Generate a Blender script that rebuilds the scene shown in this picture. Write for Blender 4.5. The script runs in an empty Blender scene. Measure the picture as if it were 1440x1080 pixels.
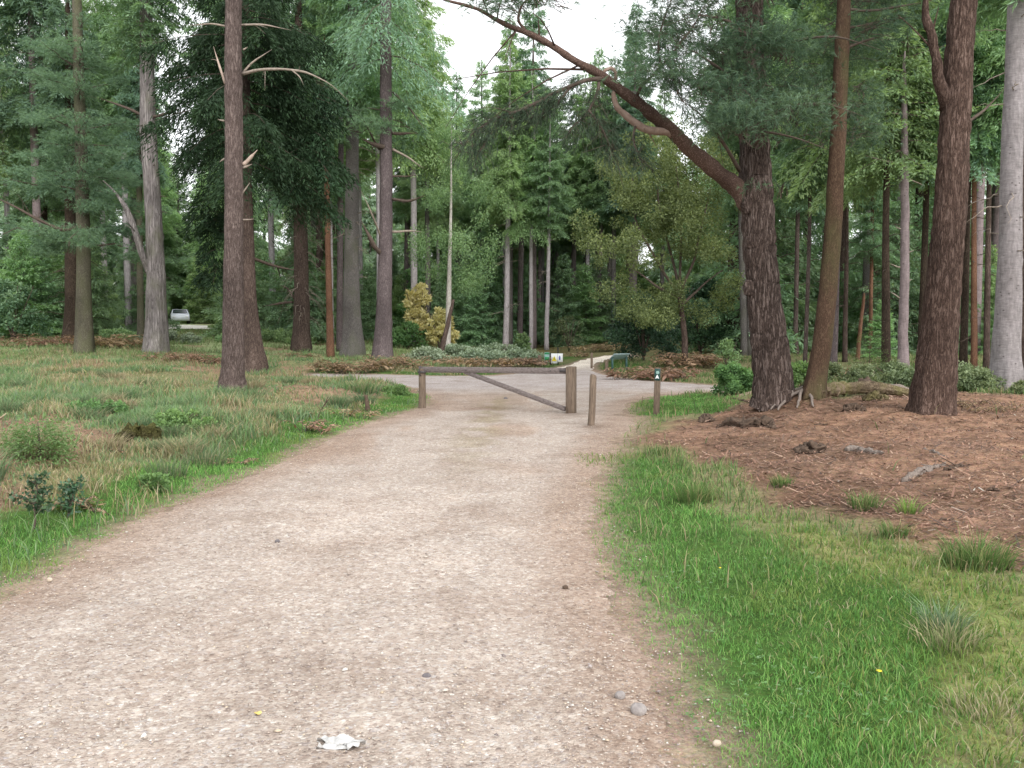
import bpy, math, random
import numpy as np
from mathutils import Vector, Matrix

rng = np.random.default_rng(11)
random.seed(11)
scene = bpy.context.scene
COL = scene.collection

# ------------------------------------------------------------------ camera model
F = 1247.0
CAMZ = 1.65
PITCH = math.atan(80.0 / F)
CP, SP = math.cos(PITCH), math.sin(PITCH)

def ray(px, py):
    x = (px - 720.0) / F
    v = -(py - 540.0) / F
    return (x, CP + SP * v, -SP + CP * v)

# ------------------------------------------------------------------ noise
def _hash(ix, iy, seed):
    n = (ix.astype(np.int64) * 374761393 + iy.astype(np.int64) * 668265263 + seed * 974711) & 0x7fffffff
    n = ((n ^ (n >> 13)) * 1274126177) & 0x7fffffff
    n = n ^ (n >> 16)
    return (n & 0xffff) / 65535.0

def vnoise(x, y, seed=0):
    x = np.asarray(x, float); y = np.asarray(y, float)
    ix = np.floor(x); iy = np.floor(y)
    fx = x - ix; fy = y - iy
    fx = fx * fx * (3 - 2 * fx); fy = fy * fy * (3 - 2 * fy)
    a = _hash(ix, iy, seed); b = _hash(ix + 1, iy, seed)
    c = _hash(ix, iy + 1, seed); d = _hash(ix + 1, iy + 1, seed)
    return (a * (1 - fx) + b * fx) * (1 - fy) + (c * (1 - fx) + d * fx) * fy

def fbm(x, y, seed=0, o=3):
    s = 0; a = 0.5; t = 0
    for k in range(o):
        s = s + a * vnoise(x * 2 ** k, y * 2 ** k, seed + 17 * k); t += a; a *= 0.5
    return s / t

def sst(a, b, x):
    t = np.clip((np.asarray(x, float) - a) / (b - a), 0, 1)
    return t * t * (3 - 2 * t)

# ------------------------------------------------------------------ terrain
def hbase(x, y):
    x = np.asarray(x, float); y = np.asarray(y, float)
    yy = np.minimum(y, 20)
    xl = -3.15 + (yy - 5.4) * 0.088
    xr = np.where(y < 9, 0.95, 0.95 + (np.minimum(y, 16) - 9) * 0.17)
    dl = xl - x; dr = x - xr
    near = np.minimum(np.abs(x) / 12, 1)
    track = sst(19.5, 23.0, y) * (1 - sst(30.5, 34.0, y)) * (1 - sst(9, 13, np.abs(x)))
    bank = 0.27 * sst(0.35, 2.6, dl) * (1 - track)
    far_l = sst(2, 22, -x) * (1.05 * sst(24, 66, y) + .06 * np.clip(y - 76, 0, 10))
    mound = 0.24 * np.exp(-(((x - 5.4) / 2.7) ** 2 + ((y - 13.8) / 3.0) ** 2))
    right = (0.22 * sst(0.2, 4.5, dr) + 0.05 * sst(0.1, 0.9, dr)) * (1 - track) + 0.10 * sst(6, 14, x) * sst(20, 30, y)
    back = 0.012 * np.maximum(y - 42, 0) * sst(-18, -6, x) + 0.02 * np.maximum(y - 90, 0)
    mound = mound + 0.27 * np.exp(-(((x - 4.62) / .36) ** 2 + ((y - 14.15) / .5) ** 2))
    rough = np.clip(np.maximum(dl, dr) / 1.2, 0, 1) * (1 - track * 0.9)
    rough = rough * (1 - .7 * sst(45, 60, y))
    n = (fbm(x * 0.45 + 3.1, y * 0.45, 3) - 0.5) * 0.30 + (fbm(x * 1.9, y * 1.9, 5) - 0.5) * 0.12
    n2 = (vnoise(x * 0.5, y * 0.5, 9) - 0.5) * 0.03
    return bank + far_l + mound + right + back + n * rough + n2

def hz(x, y):
    return float(hbase(np.array([x]), np.array([y]))[0])

def at(px, py):
    d = ray(px, py)
    t0, t1 = 0.5, 0.5
    while t1 < 400:
        t1 = t0 + 0.25 + t0 * 0.02
        if CAMZ + d[2] * t1 <= hz(d[0] * t1, d[1] * t1):
            break
        t0 = t1
    for _ in range(22):
        m = 0.5 * (t0 + t1)
        if CAMZ + d[2] * m <= hz(d[0] * m, d[1] * m): t1 = m
        else: t0 = m
    t = 0.5 * (t0 + t1)
    return Vector((d[0] * t, d[1] * t, CAMZ + d[2] * t))

def plane_pt(px, py, Y):
    d = ray(px, py)
    t = Y / d[1]
    return Vector((d[0] * t, Y, CAMZ + d[2] * t))

def gp(px, Y):
    """ground point at lateral pixel px and distance Y"""
    x = (px - 720.0) / F * Y
    return Vector((x, Y, hz(x, Y)))

# ------------------------------------------------------------------ mesh building
def mk_mesh(name, verts, faces, mats=(), midx=None, col=None, smooth=False):
    """faces: list of int arrays (n,3) or (n,4)"""
    me = bpy.data.meshes.new(name)
    verts = np.asarray(verts, np.float32)
    faces = [np.asarray(f, np.int32) for f in faces if len(f)]
    nl = sum(f.size for f in faces); npoly = sum(len(f) for f in faces)
    me.vertices.add(len(verts)); me.vertices.foreach_set('co', verts.ravel())
    me.loops.add(nl); me.loops.foreach_set('vertex_index', np.concatenate([f.ravel() for f in faces]))
    me.polygons.add(npoly)
    tot = np.concatenate([np.full(len(f), f.shape[1], np.int32) for f in faces])
    st = np.concatenate([[0], np.cumsum(tot)[:-1]]).astype(np.int32)
    me.polygons.foreach_set('loop_start', st)
    for m in mats: me.materials.append(m)
    if midx is not None: me.polygons.foreach_set('material_index', np.asarray(midx, np.int32))
    if smooth: me.polygons.foreach_set('use_smooth', np.ones(npoly, bool))
    if col is not None:
        ca = me.attributes.new('tint', 'FLOAT_COLOR', 'POINT')
        col = np.asarray(col, np.float32)
        if col.ndim == 1: col = np.repeat(col[:, None], 3, 1)
        c4 = np.ones((len(col), 4), np.float32); c4[:, :3] = col
        ca.data.foreach_set('color', c4.ravel())
    me.update(calc_edges=True)
    me.validate()
    return me

class MB:
    """collects vertices, triangles and quads; builds ONE mesh"""
    def __init__(s):
        s.v = []; s.f = []; s.mi = []; s.c = []; s.n = 0
    def add(s, v, f, mi=0, c=None):
        v = np.asarray(v, float).reshape(-1, 3); f = np.asarray(f, int)
        s.v.append(v); s.f.append(f + s.n); s.mi.append(np.full(len(f), mi))
        if c is None: c = np.ones((len(v), 3))
        c = np.asarray(c, float)
        if c.ndim == 1: c = np.repeat(c[:, None], 3, 1)
        s.c.append(c); s.n += len(v)
    def tube(s, pts, rad, seg=8, mi=0, c=None, cap=True, fn=None):
        pts = np.array([tuple(p) for p in pts], float); rad = np.asarray(rad, float)
        n = len(pts)
        tan = np.gradient(pts, axis=0); tan /= np.linalg.norm(tan, axis=1)[:, None] + 1e-9
        ref = np.array([0, 1.0, 0]) if abs(tan[0][1]) < 0.9 else np.array([1.0, 0, 0])
        u = np.zeros((n, 3)); w = np.zeros((n, 3))
        a = ref - tan[0] * ref.dot(tan[0]); a /= np.linalg.norm(a)
        for i in range(n):
            a = a - tan[i] * a.dot(tan[i]); a /= np.linalg.norm(a) + 1e-9
            u[i] = a; w[i] = np.cross(tan[i], a)
        ang = np.arange(seg) / seg * 2 * math.pi
        R = np.repeat(rad[:, None], seg, 1)
        if fn is not None: R = fn(R, ang[None, :], pts)
        v = pts[:, None, :] + R[..., None] * (np.cos(ang)[None, :, None] * u[:, None, :] + np.sin(ang)[None, :, None] * w[:, None, :])
        idx = np.arange(n * seg).reshape(n, seg)
        q = np.stack([idx[:-1], np.roll(idx, -1, 1)[:-1], np.roll(idx, -1, 1)[1:], idx[1:]], -1).reshape(-1, 4)
        vv = v.reshape(-1, 3)
        if cap:
            e = np.vstack([pts[-1] + tan[-1] * rad[-1] * 0.3, pts[0]])
            s.add(vv, q, mi, c)
            base = s.n - len(vv)
            last = idx[-1]; first = idx[0]
            s.v.append(e); s.c.append(np.ones((2, 3)) if c is None else np.ones((2, 3)) * np.asarray(c, float).reshape(-1)[0]); k = s.n; s.n += 2
            t = np.stack([last, np.roll(last, -1), np.full(seg, k - base)], 1) + base
            t2 = np.stack([np.roll(first, -1), first, np.full(seg, k + 1 - base)], 1) + base
            s.f.append(t); s.mi.append(np.full(seg, mi)); s.f.append(t2); s.mi.append(np.full(seg, mi))
        else:
            s.add(vv, q, mi, c)
    def box(s, cx, cy, cz, sx, sy, sz, mi=0, rot=None, bev=0.0):
        b = min(bev, sx * .4, sy * .4, sz * .4)
        hx, hy, hz_ = sx / 2, sy / 2, sz / 2
        if b <= 0:
            v = np.array([[x, y, z] for z in (-hz_, hz_) for (x, y) in ((-hx, -hy), (hx, -hy), (hx, hy), (-hx, hy))])
            f = [[0, 3, 2, 1], [4, 5, 6, 7], [0, 1, 5, 4], [1, 2, 6, 5], [2, 3, 7, 6], [3, 0, 4, 7]]
        else:
            ring = lambda x, y: [(-x, -y + b), (-x + b, -y), (x - b, -y), (x, -y + b), (x, y - b), (x - b, y), (-x + b, y), (-x, y - b)]
            v = []
            for (z, k) in ((-hz_, b), (-hz_ + b, 0), (hz_ - b, 0), (hz_, b)):
                v += [(p[0], p[1], z) for p in ring(hx - k, hy - k)]
            v = np.array(v); f = []
            for r in range(3):
                for i in range(8):
                    j = (i + 1) % 8
                    f.append([r * 8 + i, r * 8 + j, r * 8 + 8 + j, r * 8 + 8 + i])
            for o, fl in ((0, True), (24, False)):
                for (a, bb, c_, d) in ((0, 1, 2, 3), (0, 3, 4, 7), (7, 4, 5, 6)):
                    q = [o + a, o + bb, o + c_, o + d]
                    f.append(q[::-1] if fl else q)
        if rot is not None: v = v @ np.array(rot.to_3x3()).T
        s.add(v + np.array([cx, cy, cz]), f, mi)
    def mesh(s, name, mats, smooth=False):
        tri = [f for f in s.f if f.shape[1] == 3]; quad = [f for f in s.f if f.shape[1] == 4]
        mt = [m for f, m in zip(s.f, s.mi) if f.shape[1] == 3]; mq = [m for f, m in zip(s.f, s.mi) if f.shape[1] == 4]
        faces = []; mi = []
        if tri: faces.append(np.concatenate(tri)); mi.append(np.concatenate(mt))
        if quad: faces.append(np.concatenate(quad)); mi.append(np.concatenate(mq))
        return mk_mesh(name, np.concatenate(s.v), faces, mats, np.concatenate(mi), np.concatenate(s.c), smooth)

def obj(name, me, parent=None, loc=None):
    o = bpy.data.objects.new(name, me); COL.objects.link(o)
    if parent is not None:
        o.parent = parent
        if loc is not None: o.location = loc
    elif loc is not None: o.location = loc
    return o

def tag(o, label, cat, group=None, kind=None):
    if label: o['label'] = label
    if cat: o['category'] = cat
    if group: o['group'] = group
    if kind: o['kind'] = kind
    return o

def thing(name, label, cat, loc, group=None, rz=0.0):
    o = bpy.data.objects.new(name, None); COL.objects.link(o)
    o.empty_display_size = 0.2
    o.location = loc; o.rotation_euler = (0, 0, rz)
    return tag(o, label, cat, group)

# ------------------------------------------------------------------ materials
def nt(name):
    m = bpy.data.materials.new(name); m.use_nodes = True
    t = m.node_tree; t.nodes.clear()
    return m, t, t.nodes.new('ShaderNodeOutputMaterial')

def N(t, typ, **kw):
    n = t.nodes.new(typ)
    for k, v in kw.items():
        if k in n.inputs: n.inputs[k].default_value = v
        else: setattr(n, k, v)
    return n

def ramp(t, stops):
    r = t.nodes.new('ShaderNodeValToRGB')
    e = r.color_ramp.elements
    while len(e) > 1: e.remove(e[-1])
    e[0].position = stops[0][0]; e[0].color = (*stops[0][1], 1)
    for p, c in stops[1:]:
        k = e.new(p); k.color = (*c, 1)
    return r

def mapping(t, scale, coord='Object'):
    tc = N(t, 'ShaderNodeTexCoord'); mp = N(t, 'ShaderNodeMapping')
    mp.inputs['Scale'].default_value = scale
    t.links.new(tc.outputs[coord], mp.inputs[0])
    return mp.outputs[0]

def mixc(t, a, b, fac, mode='MIX'):
    m = t.nodes.new('ShaderNodeMix'); m.data_type = 'RGBA'; m.blend_type = mode
    for sock, val in ((m.inputs[6], a), (m.inputs[7], b), (m.inputs[0], fac)):
        if isinstance(val, bpy.types.NodeSocket): t.links.new(val, sock)
        elif isinstance(val, (int, float)): sock.default_value = val
        else: sock.default_value = (*val, 1)
    return m.outputs[2]

def bark_mat(name, ridge, crack, alt, scale=9.0, stretch=0.22, bump=0.6, moss=0.0, mosscol=(0.09, 0.1, 0.04)):
    """furrowed bark: two warped layers of elongated plates, flaky streaks on top"""
    m, t, out = nt(name)
    co = mapping(t, (1, 1, stretch))
    warp = N(t, 'ShaderNodeTexNoise', Scale=scale * 0.45, Detail=5.0, Roughness=0.65)
    t.links.new(co, warp.inputs['Vector'])
    vadd = t.nodes.new('ShaderNodeVectorMath'); vadd.operation = 'MULTIPLY_ADD'
    t.links.new(warp.outputs['Color'], vadd.inputs[0]); vadd.inputs[1].default_value = (0.26,) * 3
    t.links.new(co, vadd.inputs[2])
    vo = N(t, 'ShaderNodeTexVoronoi', feature='DISTANCE_TO_EDGE', Scale=scale)
    vo2 = N(t, 'ShaderNodeTexVoronoi', feature='DISTANCE_TO_EDGE', Scale=scale * 2.7)
    for v_ in (vo, vo2): t.links.new(vadd.outputs[0], v_.inputs['Vector'])
    r1 = ramp(t, [(0.0, (0, 0, 0)), (0.10, (.45, .45, .45)), (0.32, (1, 1, 1))]); t.links.new(vo.outputs['Distance'], r1.inputs[0])  # wide soft ramp paints furrow shading around the dark cracks
    r2 = ramp(t, [(0.0, (0, 0, 0)), (0.25, (1, 1, 1))]); t.links.new(vo2.outputs['Distance'], r2.inputs[0])
    fine = N(t, 'ShaderNodeTexNoise', Scale=scale * 4, Detail=7.0, Roughness=0.75); t.links.new(co, fine.inputs['Vector'])
    h = mixc(t, r1.outputs[0], r2.outputs[0], 0.35)
    h = mixc(t, h, fine.outputs[0], 0.38)
    big = N(t, 'ShaderNodeTexNoise', Scale=1.3, Detail=4.0)
    tc2 = mapping(t, (1, 1, 0.5)); t.links.new(tc2, big.inputs['Vector'])
    bigr = ramp(t, [(0.35, (0, 0, 0)), (0.65, (1, 1, 1))]); t.links.new(big.outputs[0], bigr.inputs[0])
    mid = tuple(.55 * a + .45 * b for a, b in zip(ridge, crack)); hi = tuple(min(1, c_ * 1.45) for c_ in alt)
    cr = ramp(t, [(0.16, crack), (0.36, mid), (0.54, ridge), (0.72, alt), (0.9, hi)]); t.links.new(h, cr.inputs[0])
    br = ramp(t, [(0.0, (.72, .72, .72)), (1.0, (1.2, 1.2, 1.2))]); t.links.new(bigr.outputs[0], br.inputs[0])
    c = mixc(t, cr.outputs[0], br.outputs[0], 1.0, 'MULTIPLY')
    if moss > 0:
        mn = N(t, 'ShaderNodeTexNoise', Scale=2.3, Detail=5.0); t.links.new(tc2, mn.inputs['Vector'])
        mr = ramp(t, [(0.5 - moss * 0.2, (0, 0, 0)), (0.8, (.8, .8, .8))]); t.links.new(mn.outputs[0], mr.inputs[0])
        c = mixc(t, c, mosscol, mr.outputs[0])
    b = N(t, 'ShaderNodeBsdfPrincipled', Roughness=0.95)
    b.inputs['Specular IOR Level'].default_value = 0.12
    t.links.new(c, b.inputs['Base Color'])
    bp = N(t, 'ShaderNodeBump', Strength=bump, Distance=0.035); t.links.new(h, bp.inputs['Height'])
    t.links.new(bp.outputs[0], b.inputs['Normal'])
    t.links.new(b.outputs[0], out.inputs[0])
    return m

def smooth_bark(name, c1, c2, dark, moss=0.0, mosscol=(0.13, 0.15, 0.07), scale=1.0):
    """thin fir bark: blotches, faint horizontal wrinkles, small dark scars"""
    m, t, out = nt(name)
    co = mapping(t, (1, 1, 1)); cs = mapping(t, (1, 1, 5.0)); cv = mapping(t, (1, 1, .25))
    n1 = N(t, 'ShaderNodeTexNoise', Scale=2.2 * scale, Detail=6.0, Roughness=.65); t.links.new(co, n1.inputs['Vector'])
    n2 = N(t, 'ShaderNodeTexNoise', Scale=7.0 * scale, Detail=6.0, Roughness=.7); t.links.new(cs, n2.inputs['Vector'])
    n3 = N(t, 'ShaderNodeTexNoise', Scale=16.0 * scale, Detail=6.0, Roughness=.7); t.links.new(cv, n3.inputs['Vector'])
    vo = N(t, 'ShaderNodeTexVoronoi', Scale=5.0 * scale); t.links.new(mapping(t, (1, 1, 1.4)), vo.inputs['Vector'])
    r1 = ramp(t, [(0.32, (0, 0, 0)), (0.68, (1, 1, 1))]); t.links.new(n1.outputs[0], r1.inputs[0])
    c = mixc(t, c1, c2, r1.outputs[0])
    r2 = ramp(t, [(0.3, (.62, .62, .62)), (0.62, (1.12, 1.12, 1.12))]); t.links.new(n2.outputs[0], r2.inputs[0])
    c = mixc(t, c, r2.outputs[0], .8, 'MULTIPLY')
    r3 = ramp(t, [(0.3, (.55, .55, .55)), (0.6, (1.15, 1.15, 1.15))]); t.links.new(n3.outputs[0], r3.inputs[0])
    c = mixc(t, c, r3.outputs[0], .75, 'MULTIPLY')
    rv = ramp(t, [(0.06, (1, 1, 1)), (0.16, (0, 0, 0))]); t.links.new(vo.outputs['Distance'], rv.inputs[0])
    c = mixc(t, c, dark, rv.outputs[0])
    if moss > 0:
        mn = N(t, 'ShaderNodeTexNoise', Scale=1.6, Detail=5.0); t.links.new(cv, mn.inputs['Vector'])
        mr = ramp(t, [(0.5 - moss * 0.2, (0, 0, 0)), (0.8, (.8, .8, .8))]); t.links.new(mn.outputs[0], mr.inputs[0])
        c = mixc(t, c, mosscol, mr.outputs[0])
    b = N(t, 'ShaderNodeBsdfPrincipled', Roughness=0.9); b.inputs['Specular IOR Level'].default_value = 0.15
    t.links.new(c, b.inputs['Base Color'])
    h = mixc(t, n2.outputs[0], n3.outputs[0], .5)
    bp = N(t, 'ShaderNodeBump', Strength=.6, Distance=0.025); t.links.new(h, bp.inputs['Height'])
    t.links.new(bp.outputs[0], b.inputs['Normal']); t.links.new(b.outputs[0], out.inputs[0])
    return m

def leaf_mat(name, c_dark, c_light, trans=0.35, objvar=0.35, rough=0.6, spec=0.2):
    """tint attribute (0..1) picks between the two greens"""
    m, t, out = nt(name)
    a = N(t, 'ShaderNodeAttribute', attribute_name='tint')
    c = mixc(t, c_dark, c_light, a.outputs['Fac'])
    oi = N(t, 'ShaderNodeObjectInfo')
    hv = N(t, 'ShaderNodeHueSaturation')
    mr = N(t, 'ShaderNodeMapRange'); mr.inputs['To Min'].default_value = 1 - objvar; mr.inputs['To Max'].default_value = 1 + objvar
    t.links.new(oi.outputs['Random'], mr.inputs[0]); t.links.new(mr.outputs[0], hv.inputs['Value'])
    m2 = t.nodes.new('ShaderNodeMath'); m2.operation = 'MULTIPLY'; m2.inputs[1].default_value = 7.31
    t.links.new(oi.outputs['Random'], m2.inputs[0])
    fr = t.nodes.new('ShaderNodeMath'); fr.operation = 'FRACT'; t.links.new(m2.outputs[0], fr.inputs[0])
    mh = N(t, 'ShaderNodeMapRange'); mh.inputs['To Min'].default_value = 0.48; mh.inputs['To Max'].default_value = 0.52
    t.links.new(fr.outputs[0], mh.inputs[0]); t.links.new(mh.outputs[0], hv.inputs['Hue'])
    t.links.new(c, hv.inputs['Color'])
    d = N(t, 'ShaderNodeBsdfPrincipled', Roughness=rough); d.inputs['Specular IOR Level'].default_value = spec
    t.links.new(hv.outputs[0], d.inputs['Base Color'])
    tr = N(t, 'ShaderNodeBsdfTranslucent')
    g = mixc(t, hv.outputs[0], (1.0, 1.0, 0.55), 1.0, 'MULTIPLY')
    t.links.new(g, tr.inputs[0])
    mx = N(t, 'ShaderNodeMixShader', Fac=trans)
    t.links.new(d.outputs[0], mx.inputs[1]); t.links.new(tr.outputs[0], mx.inputs[2])
    t.links.new(mx.outputs[0], out.inputs[0])
    return m

def tint_mat(name, trans=0.3, rough=0.7, spec=0.15, mul=1.0):
    """the tint attribute IS the base colour"""
    m, t, out = nt(name)
    a = N(t, 'ShaderNodeAttribute', attribute_name='tint')
    c = mixc(t, a.outputs['Color'], (mul,) * 3, 1.0, 'MULTIPLY')
    d = N(t, 'ShaderNodeBsdfPrincipled', Roughness=rough); d.inputs['Specular IOR Level'].default_value = spec
    t.links.new(c, d.inputs['Base Color'])
    if trans > 0:
        tr = N(t, 'ShaderNodeBsdfTranslucent'); t.links.new(c, tr.inputs[0])
        mx = N(t, 'ShaderNodeMixShader', Fac=trans)
        t.links.new(d.outputs[0], mx.inputs[1]); t.links.new(tr.outputs[0], mx.inputs[2])
        t.links.new(mx.outputs[0], out.inputs[0])
    else:
        t.links.new(d.outputs[0], out.inputs[0])
    return m

def plain_mat(name, c1, c2, scale=12.0, rough=0.7, bump=0.2, stretch=(1, 1, 1), spec=0.3):
    m, t, out = nt(name)
    co = mapping(t, stretch)
    n = N(t, 'ShaderNodeTexNoise', Scale=scale, Detail=6.0, Roughness=0.65); t.links.new(co, n.inputs['Vector'])
    r = ramp(t, [(0.3, (0, 0, 0)), (0.7, (1, 1, 1))]); t.links.new(n.outputs[0], r.inputs[0])
    c = mixc(t, c1, c2, r.outputs[0])
    b = N(t, 'ShaderNodeBsdfPrincipled', Roughness=rough); b.inputs['Specular IOR Level'].default_value = spec
    t.links.new(c, b.inputs['Base Color'])
    if bump > 0:
        bp = N(t, 'ShaderNodeBump', Strength=bump, Distance=0.02); t.links.new(n.outputs[0], bp.inputs['Height'])
        t.links.new(bp.outputs[0], b.inputs['Normal'])
    t.links.new(b.outputs[0], out.inputs[0])
    return m

M = {}
M['red'] = bark_mat('bark_red_pine', (0.105, 0.067, 0.053), (0.018, 0.012, 0.010), (0.172, 0.120, 0.100), 20, 0.15, 0.9)
M['bigpine'] = bark_mat('bark_big_pine', (0.092, 0.066, 0.056), (0.011, 0.008, 0.007), (0.185, 0.145, 0.130), 17, 0.13, 1.0)
M['leanbrown'] = bark_mat('bark_brown_smooth', (0.098, 0.060, 0.040), (0.03, 0.02, 0.014), (0.125, 0.085, 0.058), 26, 0.3, 0.5, 0.12)
M['pinkpine'] = bark_mat('bark_pinkish', (0.145, 0.108, 0.097), (0.030, 0.022, 0.020), (0.215, 0.17, 0.155), 22, 0.17, 0.9)
M['grey'] = bark_mat('bark_grey_fir', (0.175, 0.16, 0.152), (0.055, 0.048, 0.045), (0.225, 0.21, 0.20), 26, 0.3, 0.8, 0.12, (0.13, 0.135, 0.09))
M['greengrey'] = bark_mat('bark_green_grey', (0.13, 0.118, 0.088), (0.04, 0.035, 0.028), (0.165, 0.158, 0.115), 24, 0.3, 0.7, 0.35, (0.105, 0.115, 0.055))
M['pale'] = smooth_bark('bark_pale_grey', (0.27, 0.245, 0.25), (0.20, 0.18, 0.18), (0.10, 0.085, 0.085))
M['lilac'] = smooth_bark('bark_lilac', (0.23, 0.185, 0.19), (0.17, 0.135, 0.135), (0.07, 0.05, 0.05))
M['purple'] = bark_mat('bark_purple_grey', (0.15, 0.12, 0.122), (0.045, 0.034, 0.035), (0.205, 0.17, 0.17), 22, 0.22, 0.8)
M['dark'] = bark_mat('bark_dark', (0.065, 0.047, 0.036), (0.018, 0.013, 0.010), (0.09, 0.067, 0.05), 18, 0.25, 0.6)
M['darkbrown'] = bark_mat('bark_dark_brown', (0.105, 0.074, 0.062), (0.024, 0.017, 0.015), (0.15, 0.115, 0.097), 18, 0.2, 0.8)
M['orange'] = bark_mat('bark_orange', (0.17, 0.088, 0.055), (0.05, 0.027, 0.018), (0.20, 0.115, 0.08), 24, 0.25, 0.4)
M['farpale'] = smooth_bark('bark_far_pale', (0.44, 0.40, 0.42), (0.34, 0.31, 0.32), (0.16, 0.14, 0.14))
M['flute'] = bark_mat('bark_fluted_grey', (0.24, 0.215, 0.21), (0.055, 0.046, 0.045), (0.32, 0.29, 0.285), 13, 0.05, 1.0, 0.08, (0.16, 0.16, 0.11))
M['birch'] = smooth_bark('bark_birch', (0.48, 0.45, 0.42), (0.36, 0.33, 0.30), (0.08, 0.07, 0.06))
M['deadwood'] = plain_mat('dead_branch_wood', (0.17, 0.135, 0.11), (0.33, 0.28, 0.235), 20, 0.9, 0.3, (1, 1, 1))
M['greywood'] = plain_mat('grey_weathered_wood', (0.10, 0.078, 0.066), (0.27, 0.225, 0.195), 14, 0.9, 0.6, (4, 4, 1))
M['twig'] = plain_mat('twig_wood', (0.055, 0.038, 0.03), (0.115, 0.088, 0.072), 14, 0.9, 0.2)
M['deadlimb'] = plain_mat('dead_limb_wood', (0.20, 0.135, 0.105), (0.33, 0.245, 0.205), 12, 0.9, 0.4)
M['barewood'] = plain_mat('peeled_branch_wood', (0.26, 0.19, 0.155), (0.45, 0.36, 0.30), 8, 0.8, 0.2)
M['limb'] = bark_mat('bark_limb', (0.12, 0.075, 0.06), (0.03, 0.02, 0.017), (0.19, 0.135, 0.115), 26, 0.8, 0.5)

M['fir'] = leaf_mat('needles_fir', (0.115, 0.205, 0.13), (0.40, 0.58, 0.36), 0.5, 0.25)  # far-fir greens lightened so the colour itself carries some haze
M['firblue'] = leaf_mat('needles_blue_fir', (0.11, 0.195, 0.15), (0.34, 0.51, 0.38), 0.5, 0.25)
M['firlight'] = leaf_mat('needles_light_green', (0.15, 0.255, 0.125), (0.43, 0.60, 0.32), 0.5, 0.2)
M['cedar'] = leaf_mat('needles_dark_cedar', (0.010, 0.023, 0.013), (0.048, 0.092, 0.042), 0.3, 0.1)
M['firhaze'] = leaf_mat('needles_far_haze', (0.30, 0.42, 0.33), (0.58, 0.74, 0.60), 0.5, 0.12)  # distance haze painted as a pale bluish needle colour
M['pine'] = leaf_mat('needles_pine', (0.075, 0.140, 0.095), (0.25, 0.38, 0.25), 0.45, 0.12)
M['bigneedles'] = leaf_mat('needles_big_pine', (0.052, 0.10, 0.066), (0.20, 0.305, 0.20), 0.45, 0.1)
M['olive'] = leaf_mat('leaves_olive', (0.105, 0.155, 0.07), (0.31, 0.39, 0.18), 0.5, 0.06)
M['yellow'] = leaf_mat('leaves_yellow', (0.58, 0.56, 0.27), (0.93, 0.88, 0.52), 0.4, 0.04)
M['bush'] = leaf_mat('leaves_bush', (0.075, 0.14, 0.055), (0.24, 0.38, 0.15), 0.45, 0.2)
M['holly'] = leaf_mat('leaves_holly', (0.022, 0.055, 0.028), (0.085, 0.16, 0.075), 0.15, 0.2, 0.45, 0.35)
M['bramble'] = leaf_mat('leaves_bramble', (0.14, 0.19, 0.125), (0.42, 0.50, 0.38), 0.35, 0.15)
M['bracken'] = leaf_mat('fronds_bracken', (0.17, 0.105, 0.065), (0.52, 0.36, 0.25), 0.35, 0.15)
M['heath'] = leaf_mat('leaves_heath', (0.085, 0.125, 0.06), (0.31, 0.365, 0.21), 0.35, 0.12)

M['timber'] = plain_mat('weathered_timber', (0.075, 0.054, 0.040), (0.215, 0.162, 0.12), 9, 0.9, 0.7, (6, 6, 0.6))
M['rail'] = plain_mat('weathered_rail', (0.085, 0.068, 0.065), (0.225, 0.19, 0.18), 9, 0.9, 0.7, (0.6, 6, 6))
M['endgrain'] = plain_mat('timber_end_grain', (0.17, 0.12, 0.085), (0.27, 0.20, 0.15), 25, 0.9, 0.3)
M['metal'] = plain_mat('dull_iron', (0.05, 0.045, 0.045), (0.09, 0.08, 0.08), 30, 0.5, 0.1)

# ------------------------------------------------------------------ ground zones
def poly_px(pts):
    return np.array([[at(*p)[0], at(*p)[1]] for p in pts])

def sdist(P, poly):
    """signed distance, negative inside"""
    x, y = P[:, 0], P[:, 1]
    d2 = np.full(len(x), 1e18); inside = np.zeros(len(x), bool)
    n = len(poly)
    for i in range(n):
        ax, ay = poly[i]; bx, by = poly[(i + 1) % n]
        ex, ey = bx - ax, by - ay
        t = np.clip(((x - ax) * ex + (y - ay) * ey) / (ex * ex + ey * ey + 1e-12), 0, 1)
        d2 = np.minimum(d2, (x - ax - t * ex) ** 2 + (y - ay - t * ey) ** 2)
        cond = ((ay > y) != (by > y))
        xi = ax + (y - ay) / (by - ay + 1e-12) * ex
        inside ^= cond & (x < xi)
    d = np.sqrt(d2)
    return np.where(inside, -d, d)

PATH = poly_px([(0, 850), (100, 795), (200, 737), (300, 692), (400, 652), (480, 613), (540, 590), (585, 578), (612, 566), (608, 556), (585, 546), (540, 537),
                (490, 531.5), (440, 529), (440, 526), (490, 526), (560, 527.5), (640, 529), (700, 528), (750, 523), (780, 518.5), (800, 513), (825, 505.5),
                (850, 500.5), (885, 497), (890, 500), (862, 504), (838, 511), (832, 517), (840, 524), (860, 530), (900, 535), (960, 538.5), (1010, 543), (1060, 548),
                (1060, 553), (1000, 551), (960, 552.5), (925, 556), (900, 561), (882, 568), (874, 577), (884, 588), (884, 600), (862, 618), (846, 640),
                (833, 690), (828, 740), (838, 790), (856, 850), (880, 905), (905, 965), (925, 1020), (945, 1080)])
PATH = np.vstack([PATH, [[1.02, 2.2], [1.4, -3.5], [-4.6, -3.5], [-4.05, 2.5]]])
LUSH = poly_px([(838, 655), (880, 642), (935, 648), (985, 690), (1010, 722), (1080, 752), (1130, 795), (1230, 812), (1300, 850), (1320, 910), (1290, 1000), (1250, 1075)])
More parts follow.
